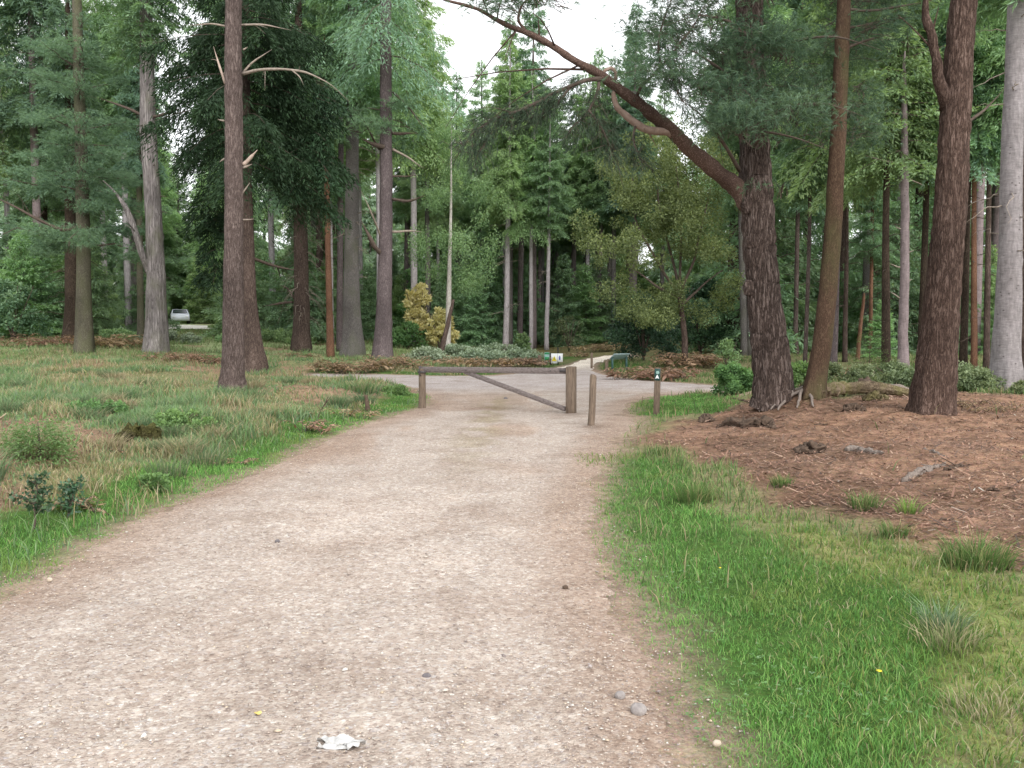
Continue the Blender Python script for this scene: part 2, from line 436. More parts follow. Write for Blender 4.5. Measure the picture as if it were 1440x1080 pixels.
LUSH = np.vstack([LUSH, [[2.1, 2.2], [1.15, 2.2]], poly_px([(975, 1075), (930, 960), (880, 870), (842, 790), (832, 720)])])
LUSH2 = poly_px([(882, 568), (905, 559), (1000, 553), (1045, 566), (1000, 582), (930, 588), (890, 584)])
MOSS = poly_px([(1060, 735), (1200, 755), (1440, 830), (1520, 860), (1480, 1075), (1180, 1075), (1120, 900), (1090, 800)])
LITTER = poly_px([(900, 612), (985, 588), (1050, 562), (1140, 552), (1300, 548), (1440, 556), (1700, 560), (1700, 830), (1440, 795), (1310, 752), (1190, 728), (1100, 712), (1035, 668), (985, 640), (905, 628)])
LLIT = [poly_px(p) for p in ([(-60, 585), (60, 590), (170, 612), (190, 632), (60, 650), (-60, 690)],
                             [(320, 648), (350, 640), (400, 668), (360, 680)], [(430, 615), (480, 600), (520, 610), (470, 632)],
                             [(-40, 690), (150, 690), (150, 735), (60, 745), (-40, 740)], [(295, 575), (360, 575), (360, 590), (300, 592)])]
FARLUSH = [poly_px(p) for p in ([(690, 526), (700, 521), (790, 513), (822, 503), (800, 512), (785, 517), (750, 522)], [(842, 511), (868, 504), (905, 512), (890, 522), (862, 527), (842, 522), (834, 517)], [(440, 524), (560, 526), (700, 527), (700, 524), (560, 523), (440, 521)], [(780, 503), (815, 500), (812, 503), (785, 508)])]
FARTRACK = np.array([[-62, 84], [-30, 77], [-24, 77], [-13, 79], [-12, 83.5], [-24, 82.5], [-31, 83], [-63, 89]])

def zones(x, y):
    P = np.stack([x, y], 1)
    wob = (fbm(x * 1.3, y * 1.3, 21) - 0.5) * 0.55 + (vnoise(x * 6, y * 6, 22) - .5) * 0.16
    sp = sdist(P, PATH)
    nearw = np.clip(y / 10, 0.3, 1.2)
    verge = (1 - sst(0.85, 1.4, sp + wob * 0.8)) * (x < 0) * (y < 22)
    lush = 1 - sst(-0.12, 0.25, np.minimum(sdist(P, LUSH), sdist(P, LUSH2)) + wob)
    for q in FARLUSH: lush = np.maximum(lush, 1 - sst(-.2, .5, sdist(P, q) + wob))
    lush = np.maximum(lush, verge)
    moss = 1 - sst(-0.2, 0.3, sdist(P, MOSS) + wob)
    lit = 1 - sst(-0.25, 0.35, sdist(P, LITTER) + wob * 1.5)
    ll = np.zeros_like(x)
    for q in LLIT: ll = np.maximum(ll, 1 - sst(-0.15, 0.3, sdist(P, q) + wob))
    # bare patches driven by noise on the left bank and beyond
    patch = sst(0.52, 0.60, fbm(x * 0.75 + 9, y * 0.45, 31)) * (x < 0)
    ll = np.maximum(ll, patch * 0.8)
    return sp, lush, moss, lit, ll

def ground_colour(x, y):
    sp, lush, moss, lit, ll = zones(x, y)
    n1 = fbm(x * 0.8, y * 0.8, 41); n2 = fbm(x * 3, y * 3, 43)
    def C(r, g, b): return np.array([r, g, b])[None, :]
    rough = C(.135, .155, .07) * (1 - n1[:, None]) + C(.235, .205, .115) * n1[:, None]
    c = rough
    far = sst(34, 60, y)[:, None]
    fl = (sst(32, 40, y) * sst(2, 8, -x))[:, None]
    far = far * (1 - fl)
    c = c * (1 - fl) + (C(.22, .30, .13) * (1 - n2[:, None]) + C(.30, .32, .18) * n2[:, None]) * fl
    c = c * (1 - far) + (C(.17, .115, .06) * n1[:, None] + C(.09, .12, .045) * (1 - n1[:, None])) * far
    n3 = fbm(x * 1.6, y * 2.2, 45)[:, None]
    litc = (C(.33, .195, .128) * (1 - n3) + C(.215, .14, .10) * n3) * (0.6 + 0.8 * n2[:, None]) * (1 - .4 * sst(.5, .72, n1)[:, None])
    org = (sst(6.5, 8.5, x) * sst(15, 18, y))[:, None]; litc = litc * (1 - org) + C(.33, .21, .12) * (.6 + .8 * n2[:, None]) * org
    llc = C(.27, .175, .12) * (0.7 + 0.6 * n2[:, None])
    c = c * (1 - ll[:, None]) + llc * ll[:, None]
    c = c * (1 - moss[:, None]) + (C(.17, .21, .065) * (1 - n2[:, None]) + C(.23, .21, .10) * n2[:, None]) * moss[:, None]
    c = c * (1 - lit[:, None]) + litc * lit[:, None]
    c = c * (1 - lush[:, None]) + C(.06, .115, .028) * (0.8 + .4 * n2[:, None]) * lush[:, None]
    # worn brown margin beside the gravel
    mar = (1 - sst(0.05, 0.55, sp + (n2 - .5) * .5)) * (x > -20)
    c = c * (1 - mar[:, None]) + (C(.30, .225, .17) * (0.65 + .6 * n2[:, None])) * mar[:, None]
    return c

NX, NY = 620, 640
u = np.linspace(-1, 1, NX); v = np.linspace(0, 1, NY)
gx = 14 * u + 186 * u ** 5
gy = -5 + 30 * v + 235 * v ** 5
GX, GY = np.meshgrid(gx, gy)
fx, fy = GX.ravel(), GY.ravel()
HZ = hbase(fx, fy)
SPG = sdist(np.stack([fx, fy], 1), PATH)
near = (fy < 26) & (np.abs(fx) < 16)
micro = np.where(near, (fbm(fx * 7, fy * 7, 51) - .5) * 0.035 + (vnoise(fx * 19, fy * 19, 53) - .5) * .014, 0)
HG = HZ + micro * np.clip(SPG / .3, 0.0, 1) - 0.07 * sst(0.22, 0.5, -SPG)
idx = np.arange(NX * NY).reshape(NY, NX)
Q = np.stack([idx[:-1, :-1], idx[:-1, 1:], idx[1:, 1:], idx[1:, :-1]], -1).reshape(-1, 4)

def ground_material():
    m, t, out = nt('forest_floor')
    a = N(t, 'ShaderNodeAttribute', attribute_name='tint')
    co = mapping(t, (1, 1, 1))
    n1 = N(t, 'ShaderNodeTexNoise', Scale=7.0, Detail=8.0, Roughness=0.75); t.links.new(co, n1.inputs['Vector'])
    n2 = N(t, 'ShaderNodeTexNoise', Scale=55.0, Detail=4.0, Roughness=0.7); t.links.new(co, n2.inputs['Vector'])
    vo = N(t, 'ShaderNodeTexVoronoi', Scale=70.0); t.links.new(co, vo.inputs['Vector'])
    r1 = ramp(t, [(0.28, (.4, .4, .4)), (0.5, (1, 1, 1)), (0.74, (1.5, 1.5, 1.5))]); t.links.new(n1.outputs[0], r1.inputs[0])
    r2 = ramp(t, [(0.3, (.55, .55, .55)), (0.7, (1.4, 1.4, 1.4))]); t.links.new(n2.outputs[0], r2.inputs[0])
    c = mixc(t, a.outputs['Color'], r1.outputs[0], 0.8, 'MULTIPLY')
    c = mixc(t, c, r2.outputs[0], 0.8, 'MULTIPLY')
    c2 = mixc(t, c, vo.outputs['Color'], 0.10, 'SOFT_LIGHT')
    b = N(t, 'ShaderNodeBsdfPrincipled', Roughness=1.0); b.inputs['Specular IOR Level'].default_value = 0.05
    t.links.new(c2, b.inputs['Base Color'])
    h = mixc(t, n1.outputs[0], n2.outputs[0], 0.4)
    bp = N(t, 'ShaderNodeBump', Strength=0.7, Distance=0.05); t.links.new(h, bp.inputs['Height'])
    t.links.new(bp.outputs[0], b.inputs['Normal']); t.links.new(b.outputs[0], out.inputs[0])
    return m

gcol = ground_colour(fx, fy)
g = obj('ground', mk_mesh('ground', np.stack([fx, fy, HG], 1), [Q], [ground_material()], None, gcol, True))
tag(g, None, None, None, 'structure')

def gravel_material():
    m, t, out = nt('gravel_surface')
    co = mapping(t, (1, 1, 1))
    a = N(t, 'ShaderNodeAttribute', attribute_name='tint')
    v1 = N(t, 'ShaderNodeTexVoronoi', Scale=75.0); t.links.new(co, v1.inputs['Vector'])
    v2 = N(t, 'ShaderNodeTexVoronoi', Scale=38.0, Randomness=1.0); t.links.new(co, v2.inputs['Vector'])
    big = N(t, 'ShaderNodeTexNoise', Scale=1.1, Detail=6.0, Roughness=0.7); t.links.new(co, big.inputs['Vector'])
    med = N(t, 'ShaderNodeTexNoise', Scale=14.0, Detail=5.0, Roughness=0.7); t.links.new(co, med.inputs['Vector'])
    sep = N(t, 'ShaderNodeSeparateColor'); t.links.new(v1.outputs['Color'], sep.inputs[0])
    st = ramp(t, [(0.0, (.16, .125, .11)), (0.10, (.30, .235, .20)), (0.35, (.375, .315, .275)), (0.6, (.42, .355, .31)), (0.85, (.47, .405, .355)), (0.94, (.40, .37, .37)), (1.0, (.74, .71, .67))])
    t.links.new(sep.outputs[0], st.inputs[0])
    sep2 = N(t, 'ShaderNodeSeparateColor'); t.links.new(v2.outputs['Color'], sep2.inputs[0])
    st2 = ramp(t, [(0.0, (.22, .18, .16)), (0.2, (.385, .32, .28)), (0.75, (.44, .375, .325)), (0.93, (.66, .62, .57)), (1.0, (.38, .35, .36))])
    t.links.new(sep2.outputs[1], st2.inputs[0])
    c = mixc(t, st.outputs[0], st2.outputs[0], 0.38)
    br = ramp(t, [(0.3, (.72, .66, .62)), (0.55, (1, 1, 1)), (0.72, (1.12, 1.1, 1.08))]); t.links.new(big.outputs[0], br.inputs[0])
    c = mixc(t, c, br.outputs[0], 0.9, 'MULTIPLY')
    mr = ramp(t, [(0.3, (.72, .69, .66)), (0.65, (1.1, 1.1, 1.1))]); t.links.new(med.outputs[0], mr.inputs[0])
    c = mixc(t, c, mr.outputs[0], 0.8, 'MULTIPLY')
    c = mixc(t, c, a.outputs['Color'], 1.0, 'MULTIPLY')
    b = N(t, 'ShaderNodeBsdfPrincipled', Roughness=0.95); b.inputs['Specular IOR Level'].default_value = 0.15
    t.links.new(c, b.inputs['Base Color'])
    inv = t.nodes.new('ShaderNodeMath'); inv.operation = 'SUBTRACT'; inv.inputs[0].default_value = 1.0
    t.links.new(v1.outputs['Distance'], inv.inputs[1])
    h = mixc(t, inv.outputs[0], med.outputs[0], 0.4)
    bp = N(t, 'ShaderNodeBump', Strength=0.75, Distance=0.012); t.links.new(h, bp.inputs['Height'])
    t.links.new(bp.outputs[0], b.inputs['Normal']); t.links.new(b.outputs[0], out.inputs[0])
    return m

def path_tint(x, y, sp):
    """brown needle dust on the margins, worn pale wheel lines, brown band down the middle"""
    n = fbm(x * 0.9, y * 0.5, 61); n2 = fbm(x * 4, y * 2.5, 63)
    c = np.ones((len(x), 3))
    edge = (1 - sst(0.05, 0.75, -sp + (n - .5) * .5))[:, None] * (y < 24)[:, None]
    c = c * (1 - edge * .6) + np.array([.74, .60, .50]) * edge * .6
    brown = (sst(.50, .66, n) * sst(7, 12, y) * (1 - sst(20, 24, y)))[:, None]
    c = c * (1 - brown * .55) + np.array([.80, .66, .56]) * brown * .55
    cx = -0.9 + 0.03 * y
    mid = (np.exp(-((x - cx) / .35) ** 2) * sst(8, 14, y) * (1 - sst(19, 22, y)) * sst(.35, .6, n2))[:, None]
    c = c * (1 - mid * .5) + np.array([.62, .60, .36]) * mid * .5
    worn = (np.exp(-((x + 1.0) / 1.0) ** 2 - ((y - 7.0) / 2.2) ** 2) * sst(.25, .6, n2 * .5 + n * .5))[:, None]
    c = c * (1 + .14 * worn)
    ruts = (np.exp(-((x - cx - .78) / .24) ** 2) + np.exp(-((x - cx + .80) / .26) ** 2))[:, None] * (sst(.2, .6, n))[:, None]
    c = c * (1 + .07 * ruts)
    for (qx, qy, qs) in ((*at(803, 584)[:2], .30), (*at(831, 602)[:2], .26), (*at(600, 576)[:2], .25)):
        dk = (.55 * np.exp(-((x - qx) ** 2 + (y - qy) ** 2) / qs ** 2) * (.5 + n2))[:, None]; c = c * (1 - dk) + np.array([.42, .34, .28]) * dk
    c = c * np.array([.965, .97, .965])
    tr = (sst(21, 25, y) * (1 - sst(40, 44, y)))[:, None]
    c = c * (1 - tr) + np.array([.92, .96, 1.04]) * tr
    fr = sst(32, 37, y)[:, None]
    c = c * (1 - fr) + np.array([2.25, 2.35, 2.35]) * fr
    return c

lift = np.clip((-SPG + (fbm(fx * 1.6, fy * 1.3, 71, 4) - .5) * .34 * np.clip(fy / 8, .5, 1.5) + (fbm(fx * 9, fy * 9, 73) - .5) * .22) / .34, -1.2, 1) * .020
cxr = -0.9 + 0.03 * fy
micro2 = np.where(near, (fbm(fx * 3, fy * 3, 55) - .5) * 0.022 + (fbm(fx * 14, fy * 14, 57) - .5) * .010 - .016 * (np.exp(-((fx - cxr - .78) / .22) ** 2) + np.exp(-((fx - cxr + .80) / .24) ** 2)) * (fy < 20), 0)
keep = (SPG.reshape(NY, NX) < 0.45)
kq = keep[:-1, :-1] & keep[:-1, 1:] & keep[1:, 1:] & keep[1:, :-1]
PQ = Q[kq.ravel()]
used, inv = np.unique(PQ, return_inverse=True)
pv = np.stack([fx, fy, HZ + lift + micro2 * np.clip(-SPG / .3, 0, 1)], 1)[used]
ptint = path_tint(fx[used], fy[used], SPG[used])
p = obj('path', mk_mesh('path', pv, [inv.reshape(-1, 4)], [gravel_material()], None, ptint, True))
tag(p, None, None, None, 'structure')

# the pale forest road far off on the left
def strip(name, poly, mat, lift_=0.06):
    c = np.array(poly); n = len(c) // 2
    a = c[:n]; b = c[::-1][:n]
    vs = []; fs = []
    S = 30
    ts = np.linspace(0, n - 1, S)
    for t in ts:
        i = min(int(t), n - 2); f = t - i
        pa = a[i] * (1 - f) + a[i + 1] * f; pb = b[i] * (1 - f) + b[i + 1] * f
        for k in range(5):
            q = pa * (1 - k / 4) + pb * k / 4
            vs.append((q[0], q[1], hz(q[0], q[1]) + lift_))
    for i in range(S - 1):
        for k in range(4):
            fs.append([i * 5 + k, i * 5 + k + 1, i * 5 + 6 + k, i * 5 + 5 + k])
    o = obj(name, mk_mesh(name, vs, [fs], [mat], None, None, True))
    return o
M['road'] = plain_mat('pale_road_gravel', (.55, .51, .46), (.72, .69, .64), 2.0, 0.95, 0.1)
tag(strip('road', FARTRACK, M['road'], 0.10), None, None, None, 'structure')

# ------------------------------------------------------------------ loose gravel
def scatter_pebbles():
    n = 60000
    y = 2.3 + rng.random(n) ** 1.7 * 12; x = rng.uniform(-4.6, 2.2, n)
    sp = sdist(np.stack([x, y], 1), PATH)
    dens = np.where(sp < 0, 0.45 + 0.55 * (fbm(x * 1.2, y * 1.2, 81) > .5), np.where(sp < .45, .45 * (1 - sp / .45), 0))
    k = rng.random(n) < dens
    x, y, sp = x[k], y[k], sp[k]; n = len(x)
    r = 0.0032 + 0.0055 * rng.random(n) ** 2 + 0.012 * (rng.random(n) > .988) * rng.random(n)
    base = np.array([[1, 0, 0], [0, 1, 0], [-1, 0, 0], [0, -1, 0], [0, 0, .75], [0, 0, -.5]], float)
    ang = rng.random(n) * 6.283
    sc = np.stack([r * rng.uniform(.8, 1.5, n), r * rng.uniform(.6, 1.1, n), r * rng.uniform(.5, .9, n)], 1)
    loc = base[None] * (1 + rng.uniform(-.25, .25, (n, 6, 1))) * sc[:, None]
    ca, sa = np.cos(ang)[:, None], np.sin(ang)[:, None]
    X = loc[..., 0] * ca - loc[..., 1] * sa; Y = loc[..., 0] * sa + loc[..., 1] * ca
    z = hbase(x, y) + np.where(sp < -.1, .022, .008)
    V = np.stack([X + x[:, None], Y + y[:, None], loc[..., 2] + z[:, None] + r[:, None] * .2], -1).reshape(-1, 3)
    T = np.array([[0, 1, 4], [1, 2, 4], [2, 3, 4], [3, 0, 4], [1, 0, 5], [2, 1, 5], [3, 2, 5], [0, 3, 5]])
    Fc = (T[None] + (np.arange(n) * 6)[:, None, None]).reshape(-1, 3)
    pal = np.array([[.40, .335, .29], [.34, .275, .235], [.46, .40, .35], [.60, .57, .52], [.34, .30, .29], [.24, .20, .19], [.50, .41, .31]])
    pr = rng.choice(len(pal), n, p=[.28, .22, .22, .07, .09, .05, .07])
    c = pal[pr] * rng.uniform(.8, 1.15, (n, 1))
    me = mk_mesh('gravel', V, [Fc], [tint_mat('loose_stone', 0, 0.9)], None, np.repeat(c, 6, 0))
    tag(obj('gravel', me), 'loose pale stones scattered over the gravel path', 'gravel', None, 'stuff')
scatter_pebbles()

# ------------------------------------------------------------------ grass
def blades(x, y, hgt, wid, col, lean=0.45, seg2=True, zoff=0.0):
    n = len(x)
    z = hbase(x, y) + zoff - 0.01
    a = rng.random(n) * 6.283; la = rng.random(n) * 6.283
    l = hgt * lean * rng.uniform(.2, 1.4, n)
    s = np.stack([np.cos(a), np.sin(a), np.zeros(n)], 1) * wid[:, None] / 2
    d = np.stack([np.cos(la), np.sin(la), np.zeros(n)], 1)
    b = np.stack([x, y, z], 1)
    hh = np.sqrt(np.maximum(hgt ** 2 - l ** 2 * .6, (hgt * .25) ** 2))
    tip = b + d * l[:, None]; tip[:, 2] += hh
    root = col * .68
    if not seg2:
        V = np.stack([b - s, b + s, tip], 1).reshape(-1, 3)
        Fc = np.arange(n * 3).reshape(-1, 3)
        C = np.stack([root, root, col], 1).reshape(-1, 3)
        return V, Fc, None, C
    mid = b + d * (l * .3)[:, None]; mid[:, 2] += hh * .6
    V = np.stack([b - s, b + s, mid + s * .75, mid - s * .75, tip], 1).reshape(-1, 3)
    o = (np.arange(n) * 5)[:, None]
    Qd = o + np.array([[0, 1, 2, 3]]); T = o + np.array([[3, 2, 4]])
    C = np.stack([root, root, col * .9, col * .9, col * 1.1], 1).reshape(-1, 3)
    return V, T, Qd, C

GRASS = tint_mat('grass_blades', 0.35, 0.55, 0.25)
def grass_object(name, label, sets):
    mb = MB()
    for (V, T, Qd, C) in sets:
        k = mb.n
        mb.v.append(V); mb.c.append(C); mb.n += len(V)
        mb.f.append(T + k); mb.mi.append(np.zeros(len(T)))
        if Qd is not None: mb.f.append(Qd + k); mb.mi.append(np.zeros(len(Qd)))
    tag(obj(name, mb.mesh(name, [GRASS])), label, 'grass', None, 'stuff')

def pick(n, pal, pw, jit=.2):
    pal = np.array(pal); c = pal[rng.choice(len(pal), n, p=pw)]
    return c * rng.uniform(1 - jit, 1 + jit, (n, 1))

def in_frame(x, y, m=1.16):
    return (np.abs(x) < (y * .5775 + .3) * m + 1.1) & (y > 2.2)

sets = []
# lush short turf: right verge + left verge
n = 720000
y = 2.3 + rng.random(n) ** 1.45 * 21; x = rng.uniform(-1, 1, n) * (y * .67 + 1.5)
k = in_frame(x, y); x, y = x[k], y[k]
sp, lush, moss, lit, ll = zones(x, y)
dens = np.clip(lush * np.clip((sp + .06) / .22, 0, 1) * (1 - lit * .8), 0, 1) * (.35 + .65 * sst(.30, .5, fbm(x * 2.2, y * 2.2, 91)))
dens = np.maximum(dens, 0.10 * (x > 0) * (sp > -.05) * (sp < .6) * (fbm(x * 3, y * 3, 95) > .5))
k = (rng.random(len(x)) < dens); x, y, sp = x[k], y[k], sp[k]
n = len(x); hv = fbm(x * 1.5, y * 1.5, 93)
hgt = rng.uniform(.020, .054, n) * (.4 + 1.2 * hv) * (1 + .7 * (rng.random(n) > .96)) * np.clip(.45 + sp * 1.6, .45, 1.15)
wid = np.clip(.0021 + .0006 * y, .0024, .012)
col = pick(n, [[.14, .31, .07], [.18, .365, .085], [.105, .255, .065], [.25, .39, .12], [.38, .36, .19]], [.36, .27, .20, .12, .05])
col *= (.62 + .75 * fbm(x * 1.1, y * 1.1, 97, 4))[:, None]
yel = (sst(.5, .68, fbm(x * 1.7 + 4, y * 1.5, 99)) * .45)[:, None]; col = col * (1 - yel) + np.array([.27, .32, .085]) * yel
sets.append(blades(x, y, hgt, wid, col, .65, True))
# clover and plantain leaves near the path edge
grass_object('verge_grass', 'short bright green grass along both edges of the path', sets)
print('verge blades', n)

sets = []
# moss and thin straw grass on the right foreground
n = 130000
y = 2.3 + rng.random(n) ** 1.3 * 9; x = rng.uniform(.8, 1, n) * 0 + rng.uniform(.8, 7, n)
k = in_frame(x, y); x, y = x[k], y[k]
sp, lush, moss, lit, ll = zones(x, y)
dens = np.clip(moss + .25 * (1 - lit) * (1 - lush), 0, 1) * (1 - lush * .5) * (1 - lit * .9)
k = rng.random(len(x)) < dens * .9; x, y = x[k], y[k]; n = len(x)
hgt = rng.uniform(.02, .07, n) * (.5 + 1.2 * fbm(x * 1.8, y * 1.8, 101)); wid = np.clip(.003 + .0008 * y, .003, .012)
col = pick(n, [[.21, .28, .07], [.15, .27, .06], [.28, .31, .10], [.40, .36, .22], [.11, .24, .06]], [.34, .28, .14, .10, .14])
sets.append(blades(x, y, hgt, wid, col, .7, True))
# rough grass of the left bank and the clearing
n = 580000
y = 4.5 + rng.random(n) ** 1.25 * 36; x = -rng.random(n) * (y * .68 + 1.3) - .5
k = in_frame(x, y); x, y = x[k], y[k]
sp, lush, moss, lit, ll = zones(x, y)
dens = np.clip((sp - .1) / .3, 0, 1) * (1 - .9 * ll) * (1 - .93 * lush) * (.25 + .75 * sst(.32, .55, fbm(x * 1.1, y * .9, 105)))
k = rng.random(len(x)) < dens * np.clip(14 / y, .35, 1); x, y, ll, lush = x[k], y[k], ll[k], lush[k]; n = len(x)
tuss = fbm(x * 1.0, y * .8, 107)
hgt = rng.uniform(.05, .17, n) * (.45 + 1.5 * sst(.3, .75, tuss)); wid = np.clip(.0035 + .00085 * y, .004, .024)
warm = fbm(x * .7, y * .5, 109)
c1 = pick(n, [[.15, .24, .105], [.19, .29, .125], [.24, .33, .16], [.12, .24, .07], [.16, .24, .145]], [.3, .25, .2, .13, .12])
c2 = pick(n, [[.37, .32, .19], [.30, .29, .13], [.44, .37, .24], [.28, .24, .12]], [.3, .3, .2, .2])
kk = (rng.random(n) < sst(.42, .68, warm) * .8 + .06)[:, None]
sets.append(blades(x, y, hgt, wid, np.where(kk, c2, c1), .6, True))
print('rough blades', n)
# grass on the right beyond the mound and sparse blades in the litter
n = 200000
y = 5 + rng.random(n) * 34; x = rng.random(n) * (y * .68 + 1) + .8
k = in_frame(x, y); x, y = x[k], y[k]
sp, lush, moss, lit, ll = zones(x, y)
dens = np.clip((sp - .1) / .4, 0, 1) * np.where(lit > .15, .0016, .55) * (1 - lush * .7) * (.15 + .85 * sst(.4, .6, fbm(x * .9, y * .7, 111)))
k = rng.random(len(x)) < dens; x, y = x[k], y[k]; n = len(x)
hgt = rng.uniform(.06, .20, n) * (.5 + 1. * fbm(x, y, 113)); wid = np.clip(.004 + .0008 * y, .004, .024)
col = pick(n, [[.125, .20, .070], [.18, .27, .09], [.30, .27, .14], [.36, .29, .17]], [.4, .3, .18, .12])
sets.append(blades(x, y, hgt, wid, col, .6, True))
n = 60000
y = rng.uniform(34, 76, n); x = -rng.random(n) * (y * .62) - 2
sp, lush, moss, lit, ll = zones(x, y)
k = (rng.random(n) < (.2 + .8 * sst(.4, .6, fbm(x * .4, y * .3, 115)))) & (sp > .3); x, y = x[k], y[k]; n = len(x)
hgt = rng.uniform(.10, .32, n); wid = .0009 * y
col = pick(n, [[.16, .26, .09], [.22, .32, .12], [.28, .30, .16], [.20, .17, .09]], [.35, .3, .2, .15])
sets.append(blades(x, y, hgt, wid, col, .6, False))
grass_object('rough_grass', 'rough green and straw coloured grass of the woodland clearing', sets)

# needle and twig litter on the bare ground
def litter():
    n = 170000
    y = 4 + rng.random(n) ** 1.2 * 22; x = rng.uniform(-1, 1, n) * (y * .62 + 1)
    sp, lush, moss, lit, ll = zones(x, y)
    k = in_frame(x, y) & (rng.random(n) < (np.clip(lit * 1.3 - .2, 0, 1) + np.clip(ll * .8 - .2, 0, 1)) * (sp > 0.1) * (lush < .3))
    x, y = x[k], y[k]; n = len(x)
    L = rng.uniform(.02, .07, n) + (rng.random(n) > .955) * rng.uniform(.03, .15, n); wd = .002 + L * .03 + .0006 * y * .6
    a = rng.random(n) * 6.283
    d = np.stack([np.cos(a) * L, np.sin(a) * L, rng.uniform(-.15, .35, n) * L], 1); s = np.stack([-np.sin(a), np.cos(a), np.zeros(n)], 1) * wd[:, None]
    b = np.stack([x, y, hbase(x, y) + .018], 1)
    V = np.stack([b - s, b + s, b + d + s * .6, b + d - s * .6], 1).reshape(-1, 3)
    Qd = np.arange(n * 4).reshape(-1, 4)
    c = pick(n, [[.28, .165, .12], [.20, .115, .085], [.13, .085, .065], [.36, .25, .185], [.085, .06, .05], [.40, .36, .31]], [.28, .25, .22, .10, .145, .005])
    tag(obj('litter', mk_mesh('litter', V, [Qd], [tint_mat('needle_litter', 0, .9)], None, np.repeat(c, 4, 0))),
        'reddish brown fallen needles and twigs on the bare ground', 'litter', None, 'stuff')
litter()

# ------------------------------------------------------------------ foliage generators
def unit(a): return a / (np.linalg.norm(a, axis=1, keepdims=True) + 1e-9)

def leaf_quads(P, D, Nn, L, Wd):
    D = unit(D); S = unit(np.cross(D, Nn)); 
    L = L[:, None]; Wd = Wd[:, None]
    V = np.stack([P, P + D * L * .45 + S * Wd * .5, P + D * L, P + D * L * .45 - S * Wd * .5], 1).reshape(-1, 3)
    return V, np.arange(len(P) * 4).reshape(-1, 4)

def conifer_crown(Hc, R, nbr, nleaf, r, droop=.35, e_low=-.25, e_top=.6, leafL=(.14, .30), wratio=.34, power=.75, start=0.0, hang=.35, zskew=1.0, limb=.018, flat=.45, narrow_base=.0, inner=0.0):
    """local mesh, z from 0 (crown base) to Hc; returns MB with slot 0 = needles, slot 1 = limbs"""
    mb = MB()
    zf = np.sort(r.random(nbr) ** zskew); az = np.arange(nbr) * 2.399 + r.uniform(-.4, .4, nbr)
    prof = (1 - zf) ** power
    if narrow_base > 0: prof *= 1 - narrow_base * (1 - sst(0, .3, zf))
    BL = R * prof * r.uniform(.55, 1.08, nbr) + .15
    e0 = e_low + (e_top - e_low) * zf + r.uniform(-.12, .12, nbr)
    dr = droop * r.uniform(.6, 1.4, nbr) * (1 - zf * .6)
    z0 = zf * Hc
    w = BL ** 1.4; w /= w.sum()
    b = r.choice(nbr, nleaf, p=w)
    s = inner + (1 - inner) * (1 - (1 - r.random(nleaf)) ** 1.0 * 1.0); s = np.clip(.12 + .88 * s, 0, 1)
    side = np.where(r.random(nleaf) < .5, -1, 1)
    uu = r.random(nleaf) ** .8
    tl = (.42 * BL[b] * (1 - s) ** .8 + .12 + .05 * BL[b]) * (.7 + .5 * r.random(nleaf))
    # twigs sit at discrete stations so gaps appear between sprays
    st = 7 + (BL[b] * 3).astype(int); s = (np.round(s * st) + r.normal(0, .13, nleaf)) / st
    s = np.clip(s, .05, 1.02)
    ca, sa = np.cos(az[b]), np.sin(az[b])
    rad = np.stack([ca, sa, np.zeros(nleaf)], 1); tang = np.stack([-sa, ca, np.zeros(nleaf)], 1)
    bp = rad * (BL[b] * s)[:, None]
    bp[:, 2] = z0[b] + BL[b] * (s * np.tan(e0[b]) - dr[b] * s * s)
    aa = r.uniform(.7, 1.15, nleaf)
    td = rad * np.cos(aa)[:, None] + tang * (np.sin(aa) * side)[:, None]
    P = bp + td * (uu * tl)[:, None]
    P[:, 2] -= hang * (uu * tl) * (0.5 + uu) * r.uniform(.4, 1.4, nleaf)
    P += r.normal(0, .03, (nleaf, 3))
    D = td + r.normal(0, .45, (nleaf, 3)); D[:, 2] -= hang * .8
    Nn = np.stack([np.zeros(nleaf), np.zeros(nleaf), np.ones(nleaf)], 1) + r.normal(0, flat, (nleaf, 3))
    L = r.uniform(*leafL, nleaf)
    V, Qd = leaf_quads(P, D, Nn, L, L * wratio * r.uniform(.7, 1.3, nleaf))
    clump = vnoise(P[:, 0] * 1.3 + P[:, 1], P[:, 2] * 1.3, 5)
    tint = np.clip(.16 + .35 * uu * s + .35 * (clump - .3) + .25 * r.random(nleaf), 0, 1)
    mb.add(V, Qd, 0, np.repeat(tint, 4))
    for i in range(nbr):
        if BL[i] < .35: continue
        ss = np.linspace(0, .93, 5)
        pts = np.stack([math.cos(az[i]) * BL[i] * ss, math.sin(az[i]) * BL[i] * ss, z0[i] + BL[i] * (ss * math.tan(e0[i]) - dr[i] * ss * ss)], 1)
        mb.tube(pts, limb * BL[i] * .45 * (1 - ss * .85) + .004, 4, 1, None, False)
    return mb

def tufts(mb, P, D, nn, L, wd, r, spread=.75, tint0=.3, mi=0):
    """pine needle tufts: nn needles around each shoot direction"""
    n = len(P)
    D = unit(D)
    P = np.repeat(P, nn, 0); Dd = unit(np.repeat(D, nn, 0) + r.normal(0, spread, (n * nn, 3)) * .75)
    P = P + np.repeat(D, nn, 0) * r.uniform(-.06, .05, (n * nn, 1))
    LL = L * r.uniform(.6, 1.15, n * nn)
    S = unit(np.cross(Dd, r.normal(0, 1, (n * nn, 3)))) * wd / 2
    tip = P + Dd * LL[:, None]; tip[:, 2] -= LL * .18
    V = np.stack([P - S, P + S, tip], 1).reshape(-1, 3)
    t = np.clip(np.repeat(tint0 + r.normal(0, .16, n), nn) + r.normal(0, .12, n * nn), 0, 1)
    mb.add(V, np.arange(n * nn * 3).reshape(-1, 3), mi, np.repeat(t, 3))

